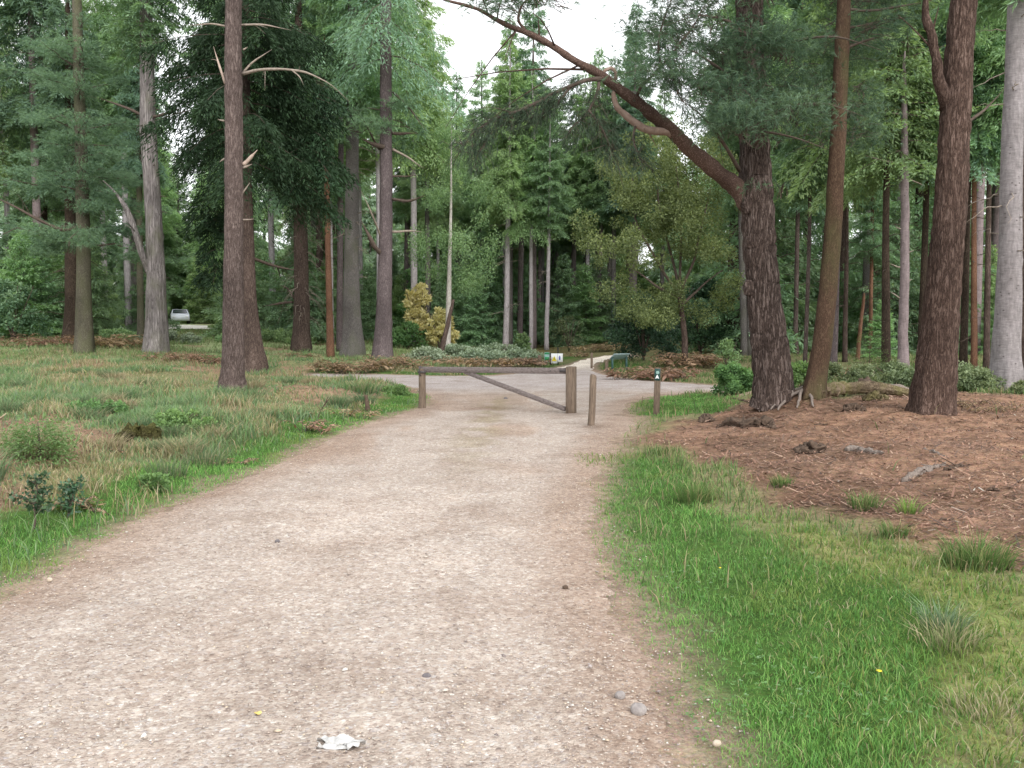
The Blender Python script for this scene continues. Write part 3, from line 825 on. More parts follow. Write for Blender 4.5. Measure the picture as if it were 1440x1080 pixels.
def pine_crown(Hc, R, nbr, ntuft, r, nn=9, L=.16, wd=.016, e_low=-.05, e_top=.7, droop=.12, power=.5, zskew=1.0, blob=.28):
    mb = MB()
    zf = np.sort(r.random(nbr) ** zskew); az = np.arange(nbr) * 2.399 + r.uniform(-.5, .5, nbr)
    BL = R * ((1 - zf) ** power) * r.uniform(.55, 1.1, nbr) + .3
    e0 = e_low + (e_top - e_low) * zf + r.uniform(-.15, .15, nbr)
    w = BL ** 1.3; w /= w.sum()
    # foliage pads along the outer half of each branch
    npad = nbr * 7
    pb = r.choice(nbr, npad, p=w); psx = r.uniform(.38, 1.0, npad)
    off = r.normal(0, 1, (npad, 3)) * np.array([.16, .16, .05]) * BL[pb][:, None]
    pc = np.stack([np.cos(az[pb]) * BL[pb] * psx, np.sin(az[pb]) * BL[pb] * psx, zf[pb] * Hc + BL[pb] * (psx * np.tan(e0[pb]) - droop * psx ** 2)], 1) + off
    k = r.choice(npad, ntuft)
    P = pc[k] + r.normal(0, 1, (ntuft, 3)) * np.array([blob, blob, blob * .33])
    D = P - pc[k] * np.array([.6, .6, 1.0]); D = unit(D) + unit(np.stack([np.cos(az[pb[k]]), np.sin(az[pb[k]]), np.full(ntuft, .35)], 1)) * .8
    tufts(mb, P, D, nn, L, wd, r, .7, .28 + .5 * vnoise(P[:, 0] * 1.7 + 5, P[:, 2] * 2 + P[:, 1], 8))
    for i in range(nbr):
        ss = np.linspace(0, .95, 6)
        wig = r.normal(0, .03, (6, 3)) * BL[i]; wig[0] = 0
        pts = np.stack([math.cos(az[i]) * BL[i] * ss, math.sin(az[i]) * BL[i] * ss, zf[i] * Hc + BL[i] * (ss * math.tan(e0[i]) - droop * ss * ss)], 1) + wig
        mb.tube(pts, .012 * BL[i] * (1 - ss * .8) + .006, 5, 1, None, False)
    return mb

def cluster_crown(centers, rads, nleaf, r, leafL=(.05, .10), wratio=.6, stems=None, tintbias=.3, squash=.7, droop=0.0):
    mb = MB()
    centers = np.asarray(centers, float); rads = np.asarray(rads, float)
    w = rads ** 2.2; w /= w.sum()
    k = r.choice(len(centers), nleaf, p=w)
    q = unit(r.normal(0, 1, (nleaf, 3))) * (r.random(nleaf) ** .45)[:, None]
    P = centers[k] + q * rads[k][:, None] * np.array([1, 1, squash])
    D = q + r.normal(0, .7, (nleaf, 3)); D[:, 2] -= droop
    Nn = q * .5 + r.normal(0, .6, (nleaf, 3)) + np.array([0, 0, .8])
    L = r.uniform(*leafL, nleaf)
    V, Qd = leaf_quads(P, D, Nn, L, L * wratio)
    ct = r.random(len(centers))
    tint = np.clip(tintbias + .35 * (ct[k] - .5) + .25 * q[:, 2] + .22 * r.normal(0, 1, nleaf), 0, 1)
    mb.add(V, Qd, 0, np.repeat(tint, 4))
    if stems:
        for pts, rad in stems: mb.tube(pts, rad, 5, 1, None, False)
    return mb

# ------------------------------------------------------------------ trunk
def wiggle_line(pts, n, r, amp):
    pts = np.array([tuple(p) for p in pts], float)
    seg = np.r_[0, np.cumsum(np.linalg.norm(np.diff(pts, axis=0), axis=1))]
    t = np.linspace(0, seg[-1], n)
    # smooth interpolation (Catmull-like through np.interp then blur)
    o = np.stack([np.interp(t, seg, pts[:, i]) for i in range(3)], 1)
    for _ in range(max(1, n // (len(pts) * 3))):
        o[1:-1] = (o[:-2] + 2 * o[1:-1] + o[2:]) / 4
    if amp > 0:
        w = r.normal(0, amp, (n, 3)); w[0] = 0
        for _ in range(3): w[1:-1] = (w[:-2] + 2 * w[1:-1] + w[2:]) / 4
        o += w
    return o, t / seg[-1]

def trunk_mesh(pts, rad, seg, rings, mat, r, flare=.35, ridge=.0, knots=0, amp=.01, lobes=5, name='trunk'):
    """pts: 3D polyline relative to the tree base; rad at each pt"""
    pts = np.array([tuple(p) for p in pts], float)
    d = np.r_[0, np.cumsum(np.linalg.norm(np.diff(pts, axis=0), axis=1))]
    o, t = wiggle_line(pts, rings, r, amp)
    R = np.interp(t * d[-1], d, rad)
    ph = r.random() * 6.28; sd = int(r.integers(1000))
    kn = [(r.uniform(.03, .9) ** 1.5 * d[-1], r.uniform(0, 6.28), r.uniform(.12, .26)) for _ in range(knots)]
    r0 = rad[0]
    def fn(Rr, ang, P):
        z = (t * d[-1])[:, None]
        fl = np.exp(-z / (r0 * 2.4))
        out = Rr * (1 + flare * fl * (.55 + .6 * np.maximum(0, np.cos(ang * lobes + ph + .7 * np.sin(ang * 2 + ph)))))
        lo = vnoise(np.cos(ang) * 1.2 + np.sin(ang) * .8 + 5 + 0 * z, z * .9, sd) - .5
        out = out * (1 + .10 * lo)
        if ridge > 0:
            nr = max(10, int(2 * math.pi * r0 / .05))
            a = ang / 6.2832 * nr
            n1 = vnoise(a + 1.2 * vnoise(a * .5, z * 2.5, sd + 5), z * 5.0, sd + 1)
            n2 = vnoise(a * 2.3, z * 14, sd + 2)
            out = out + ridge * ((np.abs(n1 - .5) * 2) ** .7 - .5 + .4 * (n2 - .5))
        for (kz, ka, ks) in kn:
            da = np.angle(np.exp(1j * (ang - ka)))
            out = out + ks * r0 * .55 * np.exp(-((da * r0 / (ks * r0 * 1.1)) ** 2) - ((z - kz) / (ks * r0 * 1.3)) ** 2)
        return out
    mb = MB(); mb.tube(o, R, seg, 0, None, True, fn)
    return mb.mesh(name, [mat], True)

def branch_part(parent, base, px_pts, Y, mat, r, seg=7, name='branch', amp=.022, dy=0.0, rings=None):
    """px_pts: (px, py, width_px[, dY])"""
    P = []; R = []
    for q in px_pts:
        yy = Y + (q[3] if len(q) > 3 else 0)
        P.append(plane_pt(q[0], q[1], yy) - base); R.append(q[2] * .5 * yy / F)
    P = np.array([tuple(p) for p in P]); d = np.r_[0, np.cumsum(np.linalg.norm(np.diff(P, axis=0), axis=1))]
    n = rings or max(6, len(P) * 3)
    o, t = wiggle_line(P, n, r, amp)
    rr_ = np.interp(t * d[-1], d, R) * (1 - (.0 if mat is M['deadlimb'] else .72) * sst(.55, 1, t)) * (1 + .22 * (r.random(n) - .5))
    mb = MB(); mb.tube(o, rr_, seg, 0, None, True)
    if d[-1] > .5:
        for _ in range(int(1 + d[-1] * 1.5)):
            i_ = int(r.integers(n // 4, n - 1)); L_ = d[-1] * r.uniform(.08, .22); dd_ = unit((o[min(i_ + 1, n - 1)] - o[i_ - 1])[None])[0] * .6 + r.normal(0, .6, 3); s_ = np.linspace(0, 1, 4)
            mb.tube(o[i_] + dd_ * L_ * s_[:, None] - np.array([0, 0, .25 * L_]) * (s_ ** 2)[:, None], rr_[i_] * .28 * (1 - .8 * s_) + .0012, 4)
    return obj(name, mb.mesh(name, [mat], True), parent), o

def stubs(parent, o_pts, rad, n, r, mat, lo=.1, hi=.95, ln=(.1, .35), name='dead_branch', thin=.012, bend=.2, forks=0):
    """short dead twigs on a trunk, each one a part"""
    m = len(o_pts)
    for _ in range(n):
        mb = MB()
        f = r.uniform(lo, hi); i = min(int(f * m), m - 1)
        p0 = o_pts[i]; a = r.uniform(0, 6.283); L = r.uniform(*ln)
        d = np.array([math.cos(a), math.sin(a), r.uniform(-.35, .35)])
        q0 = p0 + d * rad[i] * .8
        k = 6; s = np.linspace(0, 1, k)
        pts = q0 + d * L * s[:, None] + np.array([0, 0, -1]) * (bend * L * s ** 2)[:, None] + np.vstack([[0, 0, 0], r.normal(0, .045 * L, (k - 1, 3))])
        mb.tube(pts, thin * (1 - .75 * s) * r.uniform(.6, 1.3), 4)
        for _f in range(forks):
            j = r.integers(1, k); d2 = unit((d + r.normal(0, .6, 3))[None])[0]; L2 = L * r.uniform(.2, .5)
            s2 = np.linspace(0, 1, 4)
            mb.tube(pts[j] + d2 * L2 * s2[:, None] - np.array([0, 0, .3 * L2]) * (s2 ** 2)[:, None], thin * .5 * (1 - .7 * s2), 3)
        obj(name, mb.mesh(name, [mat]), parent)

R_ = np.random.default_rng

def px_tree(kind, label, base_px, pts_px, mat, ht, seed, seg=14, rings=40, flare=.35, ridge=0, knots=0, group=None, amp=.01, Y=None, lobes=5):
    """tree whose trunk follows photo points; returns (root, base, Y, polyline, radii)"""
    r = R_(seed)
    if Y is None:
        b = at(*base_px); b = gp(base_px[0], b[1] + .45 * pts_px[0][2] * b[1] / F)
    else: b = gp(base_px[0], Y)
    Yb = b[1]
    P = [Vector((0, 0, -.12))]; R = [pts_px[0][2] * .5 * Yb / F]
    for q in pts_px:
        p = plane_pt(q[0], q[1], Yb) - b
        if p[2] < .02: p[2] = .0
        P.append(p); R.append(q[2] * .5 * Yb / F)
    top = P[-1]; prev = P[-2]
    if top[2] < ht:
        dirx = (top[0] - prev[0]) / max(.3, top[2] - prev[2]) * .5
        P.append(Vector((top[0] + dirx * (ht - top[2]) * .6, top[1], ht))); R.append(.02)
    root = thing(kind, label, 'tree', b, group)
    me = trunk_mesh(P, R, seg, rings, M[mat], r, flare, ridge, knots, amp, lobes)
    obj('trunk', me, root)
    Pn = np.array([tuple(p) for p in P]); d = np.r_[0, np.cumsum(np.linalg.norm(np.diff(Pn, axis=0), axis=1))]
    t = np.linspace(0, d[-1], 80)
    line = np.stack([np.interp(t, d, Pn[:, i]) for i in range(3)], 1); rr = np.interp(t, d, R)
    return root, b, Yb, line, rr, r

def at_height(line, z):
    i = int(np.argmin(np.abs(line[:, 2] - z))); return line[i]

def add_crown(root, me, x, y, z, scale, rz, sz=None):
    o = obj('crown', me, root, (x, y, z)); o.scale = (scale, scale, sz or scale); o.rotation_euler = (0, 0, rz)
    return o

# ---- shared crown meshes
r0 = R_(101)
CM = {}
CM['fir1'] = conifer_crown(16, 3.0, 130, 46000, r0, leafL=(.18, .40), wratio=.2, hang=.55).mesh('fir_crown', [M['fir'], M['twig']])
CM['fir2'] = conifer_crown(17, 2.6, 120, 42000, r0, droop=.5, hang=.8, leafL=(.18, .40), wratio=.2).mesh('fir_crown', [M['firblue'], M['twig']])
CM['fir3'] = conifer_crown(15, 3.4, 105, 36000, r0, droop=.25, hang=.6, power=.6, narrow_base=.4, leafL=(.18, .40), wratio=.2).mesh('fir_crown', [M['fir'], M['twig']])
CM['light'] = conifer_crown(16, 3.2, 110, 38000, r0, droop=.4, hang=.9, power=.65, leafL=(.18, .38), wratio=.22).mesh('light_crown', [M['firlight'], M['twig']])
CM['haze'] = conifer_crown(16, 3.4, 120, 30000, r0, droop=.4, hang=.7, power=.6, leafL=(.24, .5), wratio=.24).mesh('haze_crown', [M['firhaze'], M['twig']])
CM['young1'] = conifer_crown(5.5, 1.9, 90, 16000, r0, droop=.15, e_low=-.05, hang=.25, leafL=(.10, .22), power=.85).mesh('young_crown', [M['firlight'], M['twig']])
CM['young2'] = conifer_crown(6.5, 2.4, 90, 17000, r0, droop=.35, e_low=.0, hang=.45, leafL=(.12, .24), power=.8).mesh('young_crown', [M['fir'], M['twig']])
CM['pine'] = pine_crown(8, 2.9, 60, 6500, r0).mesh('pine_crown', [M['pine'], M['twig']])
def blob_bush(r, h, w, n, m, leafL=(.07, .15), tb=.35, ncl=26):
    c = []; rd = []
    for _ in range(ncl):
        a = r.uniform(0, 6.28); q = r.random() ** .6; zz = r.uniform(.12, 1)
        wr = w * math.sin(min(1, zz * 1.1 + .25) * math.pi * .8 + .25)
        c.append((math.cos(a) * q * wr, math.sin(a) * q * wr, zz * h)); rd.append(r.uniform(.14, .30) * w)
    st = []
    for _ in range(6):
        a = r.uniform(0, 6.28); s = np.linspace(0, 1, 5)
        st.append((np.stack([math.cos(a) * w * .5 * s ** 1.3, math.sin(a) * w * .5 * s ** 1.3, h * .8 * s], 1), .035 * h / 4 * (1 - .8 * s) + .004))
    return cluster_crown(c, rd, n, r, leafL, .6, st, tb).mesh('bush', [M[m], M['twig']])
CM['bush1'] = blob_bush(r0, 4.5, 2.0, 16000, 'bush', (.10, .20))
CM['bush2'] = blob_bush(r0, 5.5, 2.3, 18000, 'firlight', (.10, .22), .3, 34)
CM['birchcrown'] = blob_bush(r0, 10, 2.5, 22000, 'firlight', (.10, .20), .35, 60)

# ------------------------------------------------------------------ LEFT TREES
# pine with the blue green pads over a green grey trunk
root, b, Y, ln, rr, r = px_tree('pine_tree', 'pine with smooth green-grey trunk and soft blue-green needle pads', (117, 497),
    [(118, 497, 23), (118, 440, 20.5), (117, 330, 18), (112, 150, 15), (108, 0, 12)], 'greengrey', 19, 201, 20, 70, .4)
mb = pine_crown(9, 3.0, 46, 13000, R_(5), 10, .17, .017, -.12, .6, .10, .45, blob=.30)
add_crown(root, mb.mesh('pine_crown', [M['pine'], M['twig']]), *at_height(ln, 4.6)[:2], 4.9, 1.0, .7)
# drooping low limb in front of the trunks
lb, lo = branch_part(root, b, [(112, 318, 5), (92, 326, 5, -1), (60, 312, 4, -1.6), (20, 290, 4, -2), (-20, 270, 3, -2.2)], Y, M['twig'], r, name='branch')
root, b, Y, ln, rr, r = px_tree('conifer_tree', 'dark trunked conifer half hidden behind a green-grey pine', (102, 482), [(102, 482, 21), (101, 400, 18), (100, 280, 16), (98, 120, 13)], 'dark', 20, 202, 14, 40, .5)
add_crown(root, CM['fir2'], *at_height(ln, 9)[:2], 8.5, .8, 1.0)
stubs(root, ln, rr, 60, r, M['twig'], .06, .5, (.5, 1.6), thin=.02, bend=.25)
root, b, Y, ln, rr, r = px_tree('conifer_tree', 'dark straight conifer trunk standing alone in rusty bracken', (57, 467), [(57, 467, 21), (57, 400, 19), (57, 280, 17), (58, 120, 13)], 'dark', 22, 203, 14, 40, .4)
add_crown(root, CM['fir1'], *at_height(ln, 9)[:2], 8.5, .85, 2.0)
stubs(root, ln, rr, 60, r, M['twig'], .06, .5, (.5, 1.7), thin=.022, bend=.3)
# grey fluted trunk with the curved limb
root, b, Y, ln, rr, r = px_tree('fir_tree', 'pale grey fluted trunk with a thick curved limb rising on one side', (219, 497),
    [(220, 497, 29), (220, 440, 26), (219, 380, 24), (216, 300, 22), (209, 200, 21), (207, 100, 19), (205, 0, 16)], 'flute', 24, 204, 36, 120, .35, .03, 8, lobes=4)
branch_part(root, b, [(212, 385, 11), (200, 360, 10, -.4), (190, 325, 9, -.5), (178, 292, 8, -.6), (160, 268, 7, -.6), (145, 254, 6, -.6)], Y, M['flute'], r)
branch_part(root, b, [(205, 165, 4), (185, 155, 4), (160, 145, 3), (140, 138, 2)], Y, M['twig'], r)
branch_part(root, b, [(212, 165, 4), (232, 160, 4, -.5), (258, 150, 3, -1)], Y, M['twig'], r)
add_crown(root, CM['fir3'], *at_height(ln, 15)[:2], 13.0, .75, .3)
stubs(root, ln, rr, 24, r, M['twig'], .1, .6, (.15, .5), thin=.03)
root, b, Y, ln, rr, r = px_tree('fir_tree', 'slim dark trunk just behind a pale fluted trunk', (198, 481), [(198, 481, 10), (197, 400, 9), (196, 250, 8), (195, 100, 6)], 'greengrey', 19, 205, 10, 30)
add_crown(root, CM['fir2'], *at_height(ln, 10)[:2], 9.5, .6, 3.0)

# near pinkish pine with broken stubs
root, b, Y, ln, rr, r = px_tree('pine_tree', 'tall straight pinkish-brown pine with broken side branches on the grassy bank', (327, 553),
    [(327, 553, 31), (328, 520, 28.5), (328, 470, 28), (328, 380, 27), (329, 300, 26), (329, 200, 24.5), (328, 100, 23.5), (328, 0, 21.5)], 'pinkpine', 15, 206, 56, 240, .5, .012, 7, amp=.006)
for q, m in (([(342, 232, 6), (352, 222, 5), (362, 211, 3)], 'barewood'), ([(342, 236, 4), (354, 231, 2)], 'deadwood'),
             ([(341, 104, 5), (362, 98, 4, -.2), (395, 97, 3.5, -.4), (430, 101, 3, -.5), (465, 118, 2.4, -.5), (492, 143, 1.5, -.5)], 'deadwood'),
             ([(410, 98, 2.4, -.45), (422, 108, 1.6, -.5), (427, 120, 1, -.5)], 'deadwood'),
             ([(342, 102, 3.5), (356, 86, 2.5), (382, 70, 1.4)], 'deadwood'), ([(317, 118, 4), (308, 90, 3), (300, 66, 1.4)], 'barewood'),
             ([(318, 37, 3), (298, 33, 2.4), (265, 36, 1.3)], 'deadwood'), ([(339, 35, 3), (372, 34, 2.4), (410, 43, 1.3)], 'deadwood'),
             ([(318, 222, 3), (308, 228, 1.4)], 'deadwood'), ([(338, 275, 3), (352, 258, 1.4)], 'deadwood'), ([(340, 309, 2.6), (357, 308, 1.3)], 'deadwood'), ([(316, 170, 3), (306, 168, 1.4)], 'deadwood'),
             ([(342, 70, 3), (348, 66, 1.4)], 'deadwood')):
    branch_part(root, b, q, Y, M[m], r, 6, amp=.006)

# dark cedar behind it
root, b, Y, ln, rr, r = px_tree('cedar_tree', 'dark conifer with a dense blackish-green crown hanging low behind the pinkish pine', (356, 525),
    [(360, 525, 30), (356, 490, 25), (351, 420, 19), (347, 300, 16), (345, 150, 14), (344, 0, 12)], 'darkbrown', 15, 207, 24, 80, .5, .012)
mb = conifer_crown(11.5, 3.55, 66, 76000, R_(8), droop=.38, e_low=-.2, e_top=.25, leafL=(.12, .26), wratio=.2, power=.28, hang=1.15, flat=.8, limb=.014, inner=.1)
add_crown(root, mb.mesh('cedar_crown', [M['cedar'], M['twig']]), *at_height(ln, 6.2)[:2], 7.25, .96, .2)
mb = conifer_crown(4.2, 1.9, 34, 11000, R_(9), droop=.5, e_low=-.3, e_top=.0, leafL=(.12, .26), wratio=.22, power=.2, hang=1.15, flat=.7, limb=.014)
pp = plane_pt(428, 268, Y + 1) - b
o = obj('crown', mb.mesh('cedar_crown', [M['cedar'], M['twig']]), root, (pp[0], 1.0, pp[2] + .2))
mb = conifer_crown(2.6, .8, 22, 5000, R_(10), droop=.5, e_low=-.3, e_top=.0, leafL=(.12, .26), wratio=.22, power=.2, hang=1.15, flat=.7, limb=.014)
pp = plane_pt(306, 392, Y + 2) - b
o = obj('crown', mb.mesh('cedar_crown', [M['cedar'], M['twig']]), root, (pp[0], 2.0, pp[2]))
branch_part(root, b, [(352, 362, 5), (380, 372, 4, 1), (415, 382, 3, 2)], Y, M['twig'], r)

root, b, Y, ln, rr, r = px_tree('spruce_tree', 'dark rough trunk hung with pale dead twigs, left of a thin orange stem', (424, 495), [(424, 495, 26), (424, 450, 22), (424, 380, 20), (422, 290, 18), (421, 100, 14)], 'darkbrown', 21, 208, 24, 70, .3, .02)
add_crown(root, CM['fir2'], *at_height(ln, 10)[:2], 8.5, .8, 4.0)
stubs(root, ln, rr, 70, r, M['deadwood'], .08, .38, (.4, 1.3), thin=.016, bend=.9, forks=2)
branch_part(root, b, [(412, 425, 4), (395, 426, 3.5, -.5), (372, 430, 2, -.8)], Y, M['twig'], r)
branch_part(root, b, [(414, 420, 3), (404, 405, 2.4), (392, 400, 1.5)], Y, M['twig'], r)
root, b, Y, ln, rr, r = px_tree('pine_tree', 'very thin orange-brown pole-like stem left of a massive grey trunk', (465, 502), [(465, 502, 11), (463, 430, 9), (461, 330, 8), (458, 160, 6)], 'orange', 14, 209, 10, 40, .2)
add_crown(root, CM['fir1'], *at_height(ln, 9)[:2], 9.5, .35, 1.0)
root, b, Y, ln, rr, r = px_tree('fir_tree', 'slender lilac-grey trunk tucked against a massive grey trunk', (479, 494), [(478, 496, 11), (478, 400, 9), (479, 250, 8), (480, 100, 6.5)], 'purple', 22, 210, 12, 40, .2)
add_crown(root, CM['fir3'], *at_height(ln, 13)[:2], 12.5, .6, 2.0)
stubs(root, ln, rr, 40, r, M['twig'], .15, .6, (.3, 1.2), thin=.016)
root, b, Y, ln, rr, r = px_tree('fir_tree', 'massive straight grey trunk with a broad flared base, widest on the left side', (493, 503), [(497, 503, 30), (495, 470, 25), (494, 400, 21.5), (495, 300, 19), (496, 150, 17), (497, 40, 15)], 'grey', 27, 211, 28, 90, .45, .012)
add_crown(root, CM['fir1'], *at_height(ln, 14)[:2], 11.5, .85, 5.0)
stubs(root, ln, rr, 30, r, M['deadwood'], .12, .5, (.3, 1.3), thin=.018, forks=1)
root, b, Y, ln, rr, r = px_tree('fir_tree', 'purple-brown trunk with bent dead branches on both sides, beside a massive grey trunk', (538, 507), [(537, 507, 27), (539, 470, 23), (541, 400, 20), (543, 300, 18), (543, 150, 16.5), (542, 0, 15)], 'purple', 24, 212, 28, 100, .3, .02, 10)
for q, m in (([(545, 208, 8), (527, 203, 7, -.6), (510, 195, 5, -.8)], 'twig'), ([(537, 357, 8), (526, 347, 7, -.5), (516, 326, 5, -.7), (508, 310, 3, -.8)], 'twig'),
             ([(550, 187, 5), (570, 188, 4), (586, 186, 2)], 'twig'), ([(550, 280, 5), (574, 284, 4, -.4), (598, 274, 2, -.6)], 'twig'), ([(551, 326, 4), (575, 325, 3), (594, 326, 1.6)], 'deadwood'),
             ([(552, 210, 4), (575, 222, 3), (597, 238, 1.5)], 'deadwood'), ([(550, 248, 3), (572, 248, 2), (590, 246, 1)], 'twig'), ([(536, 335, 3), (522, 300, 2.4, -1), (508, 268, 1.5, -1)], 'deadwood'),
             ([(533, 210, 3), (520, 185, 2.4, -1), (505, 158, 1.4, -1)], 'twig'), ([(553, 130, 4), (575, 150, 3, -.5), (600, 185, 1.6, -1)], 'twig')):
    branch_part(root, b, q, Y, M[m], r, 6)
mb = conifer_crown(13, 3.2, 48, 24000, R_(18), droop=.65, e_low=-.1, e_top=.5, leafL=(.14, .30), wratio=.17, power=.5, hang=1.1)
add_crown(root, mb.mesh('fir_crown', [M['firblue'], M['twig']]), *at_height(ln, 12)[:2], 12.0, 1.0, 1.4)
mb = pine_crown(1.6, 1.9, 9, 1300, R_(19), 9, .17, .02, -.1, .2, .2, .2)
add_crown(root, mb.mesh('pine_crown', [M['pine'], M['twig']]), *at_height(ln, 9.5)[:2], 9.0, 1.0, 1.0)

# ------------------------------------------------------------------ RIGHT TREES
# the big pine
root, b, Y, ln, rr, r = px_tree('pine_tree', 'biggest pine with deeply furrowed trunk, a long bare limb arching over the path', (1086, 574),
    [(1089, 574, 53), (1088, 545, 50), (1083, 500, 48), (1074, 420, 46), (1069, 360, 45), (1066, 300, 45), (1062, 268, 48), (1062, 220, 39), (1058, 120, 37), (1053, 0, 36)],
    'bigpine', 14, 301, 110, 420, .30, .028, 16, amp=.012, lobes=4)
big = root
BP, bo = branch_part(root, b, [(1052, 288, 26), (1035, 262, 25, -.05), (1010, 243, 22, -.2), (975, 215, 20, -.4), (940, 180, 18, -.6), (905, 152, 16, -.8), (870, 125, 14, -.9), (845, 105, 12, -1), (800, 80, 10, -1.1),
                                (760, 55, 9, -1.2), (720, 38, 8, -1.3), (680, 15, 7, -1.4), (625, 0, 6, -1.5), (560, -30, 4, -1.6), (500, -45, 2, -1.6)], Y, M['limb'], r, 14, amp=.01, rings=80)
big_branches = [
    ([(962, 200, 6, -.48), (940, 187, 10, -.62), (924, 184, 11, -.7), (905, 178, 11, -.75), (885, 166, 10, -.8), (868, 148, 8, -.85), (860, 132, 6, -.9), (866, 121, 5, -.9)], 'deadlimb'),
    ([(846, 108, 5, -1.0), (850, 99, 5, -1.0), (860, 95, 5, -1.0), (866, 102, 5, -.95), (865, 116, 4, -.9)], 'deadlimb'),
    ([(852, 110, 7, -1), (820, 113, 6, -1.1), (790, 126, 5, -1.2), (760, 142, 5, -1.3), (730, 158, 4, -1.4), (700, 163, 3.4, -1.5), (668, 182, 2.6, -1.6), (645, 215, 1.4, -1.7)], 'twig'),
    ([(805, 120, 4, -1.15), (785, 145, 3.5, -1.2), (762, 162, 3, -1.25), (735, 170, 2.5, -1.3), (705, 172, 1.4, -1.3)], 'twig'),
    ([(842, 112, 5, -1), (838, 138, 4, -1.1), (825, 160, 3.4, -1.2), (805, 180, 2.4, -1.3), (795, 195, 1.3, -1.3)], 'twig'),
    ([(828, 156, 3, -1.2), (845, 178, 2.5, -1.2), (858, 205, 2, -1.2), (868, 228, 1.2, -1.2)], 'twig'),
    ([(893, 178, 4, -.8), (889, 200, 3, -.9), (898, 222, 2.4, -1), (918, 238, 1.3, -1)], 'twig'),
    ([(893, 138, 5, -.8), (905, 118, 4.5, -1.1), (925, 98, 4, -1.4), (942, 80, 4, -1.6), (962, 52, 3.5, -1.8), (985, 22, 3, -1.9), (1000, -5, 2, -2)], 'twig'),
    ([(930, 92, 3.5, -1.5), (925, 65, 3, -1.6), (930, 35, 2.6, -1.7), (944, 0, 2, -1.8)], 'twig'),
    ([(936, 88, 3, -1.5), (948, 112, 2.4, -1.6), (955, 135, 2, -1.6), (975, 160, 1.2, -1.6)], 'twig'),
    ([(740, 44, 4.5, -1.25), (727, 28, 4, -1.3), (733, 12, 3.5, -1.3), (748, -10, 3, -1.4)], 'limb'),
    ([(700, 28, 3, -1.3), (702, 12, 2, -1.35), (708, -12, 1.4, -1.4)], 'twig'),
    ([(700, 163, 2, -1.5), (690, 190, 1.8, -1.5), (672, 215, 1.5, -1.6), (668, 235, 1, -1.6)], 'twig'),
    ([(1040, 240, 6, -.2), (1010, 190, 4, -1.0), (985, 160, 3, -1.5), (955, 140, 2, -1.8)], 'twig'),
    ([(1050, 130, 6, -.2), (1010, 95, 4, -1.0), (975, 70, 3, -1.5), (940, 62, 2, -1.8)], 'twig'),
    ([(1068, 170, 6, -.2), (1110, 150, 4, -.8), (1160, 145, 3, -1.2), (1215, 165, 2, -1.3)], 'twig'),
    ([(1068, 90, 6, -.2), (1120, 55, 4, -.6), (1180, 50, 3, -.8), (1240, 70, 2, -.9)], 'twig'),
    ([(1060, 205, 5, -.3), (1075, 185, 4, -1.2), (1120, 190, 3, -1.6), (1165, 210, 2, -1.8)], 'twig'),
    ([(1056, 60, 5, -.3), (1030, 30, 4, -1.2), (990, 20, 3, -1.6), (930, 40, 2, -1.8)], 'twig'),
]
for q, m in big_branches: branch_part(root, b, q, Y, M[m], r, 7, amp=.02)
# burrs on the left flank
for (px, py, s) in ((1040, 288, .15), (1043, 340, .10), (1042, 405, .13), (1062, 470, .12), (1053, 372, .08), (1068, 535, .12)):
    mb = MB(); p_ = np.array(plane_pt(px + 11, py, Y - .12) - b)
    a = np.linspace(0, math.pi, 12); pts = p_[None] + np.stack([0 * a, 0 * a, -np.cos(a) * s], 1)
    mb.tube(pts, np.sin(a) ** .7 * s * .62 + .004, 20, 0, None, True, lambda R, ang, P: R * (.75 + .6 * fbm(ang * 2.4 + P[:, 2:3] * 9, P[:, 2:3] * 22 + 0 * ang, 3)))
    obj('burr', mb.mesh('burr', [M['bigpine']], True), root)
# needle foliage of the big pine: pads given by photo area, spread in depth
mb = MB(); rg = R_(303)
pads = []
def pad_region(x0, x1, y0, y1, n, d0, d1, s=.24):
    for _ in range(n):
        px_ = rg.uniform(x0, x1); dy_ = rg.uniform(d0, d1)
        if 1140 < px_ < 1225: dy_ = rg.uniform(.75, 1.6)
        if 1022 < px_ < 1092 and rg.random() < .45: dy_ = rg.uniform(.5, 1.2)
        pads.append((px_, rg.uniform(y0, y1), dy_, s * rg.uniform(.7, 1.3)))
pad_region(1000, 1250, -120, 60, 34, -1.9, .8)
pad_region(990, 1230, 50, 150, 46, -1.9, .6)
pad_region(1060, 1220, 150, 205, 18, -1.9, 0)
pad_region(985, 1060, 110, 175, 14, -1.9, -.6)
pad_region(900, 1000, -60, 70, 20, -1.9, -.4)
pad_region(900, 985, 70, 120, 8, -1.9, -1.0)
pad_region(1030, 1100, 255, 266, 3, -1.0, -.5, .10)
pad_region(1180, 1300, -60, 40, 14, -1.2, .6)
pad_region(690, 760, -40, 12, 8, -1.8, -1.0)
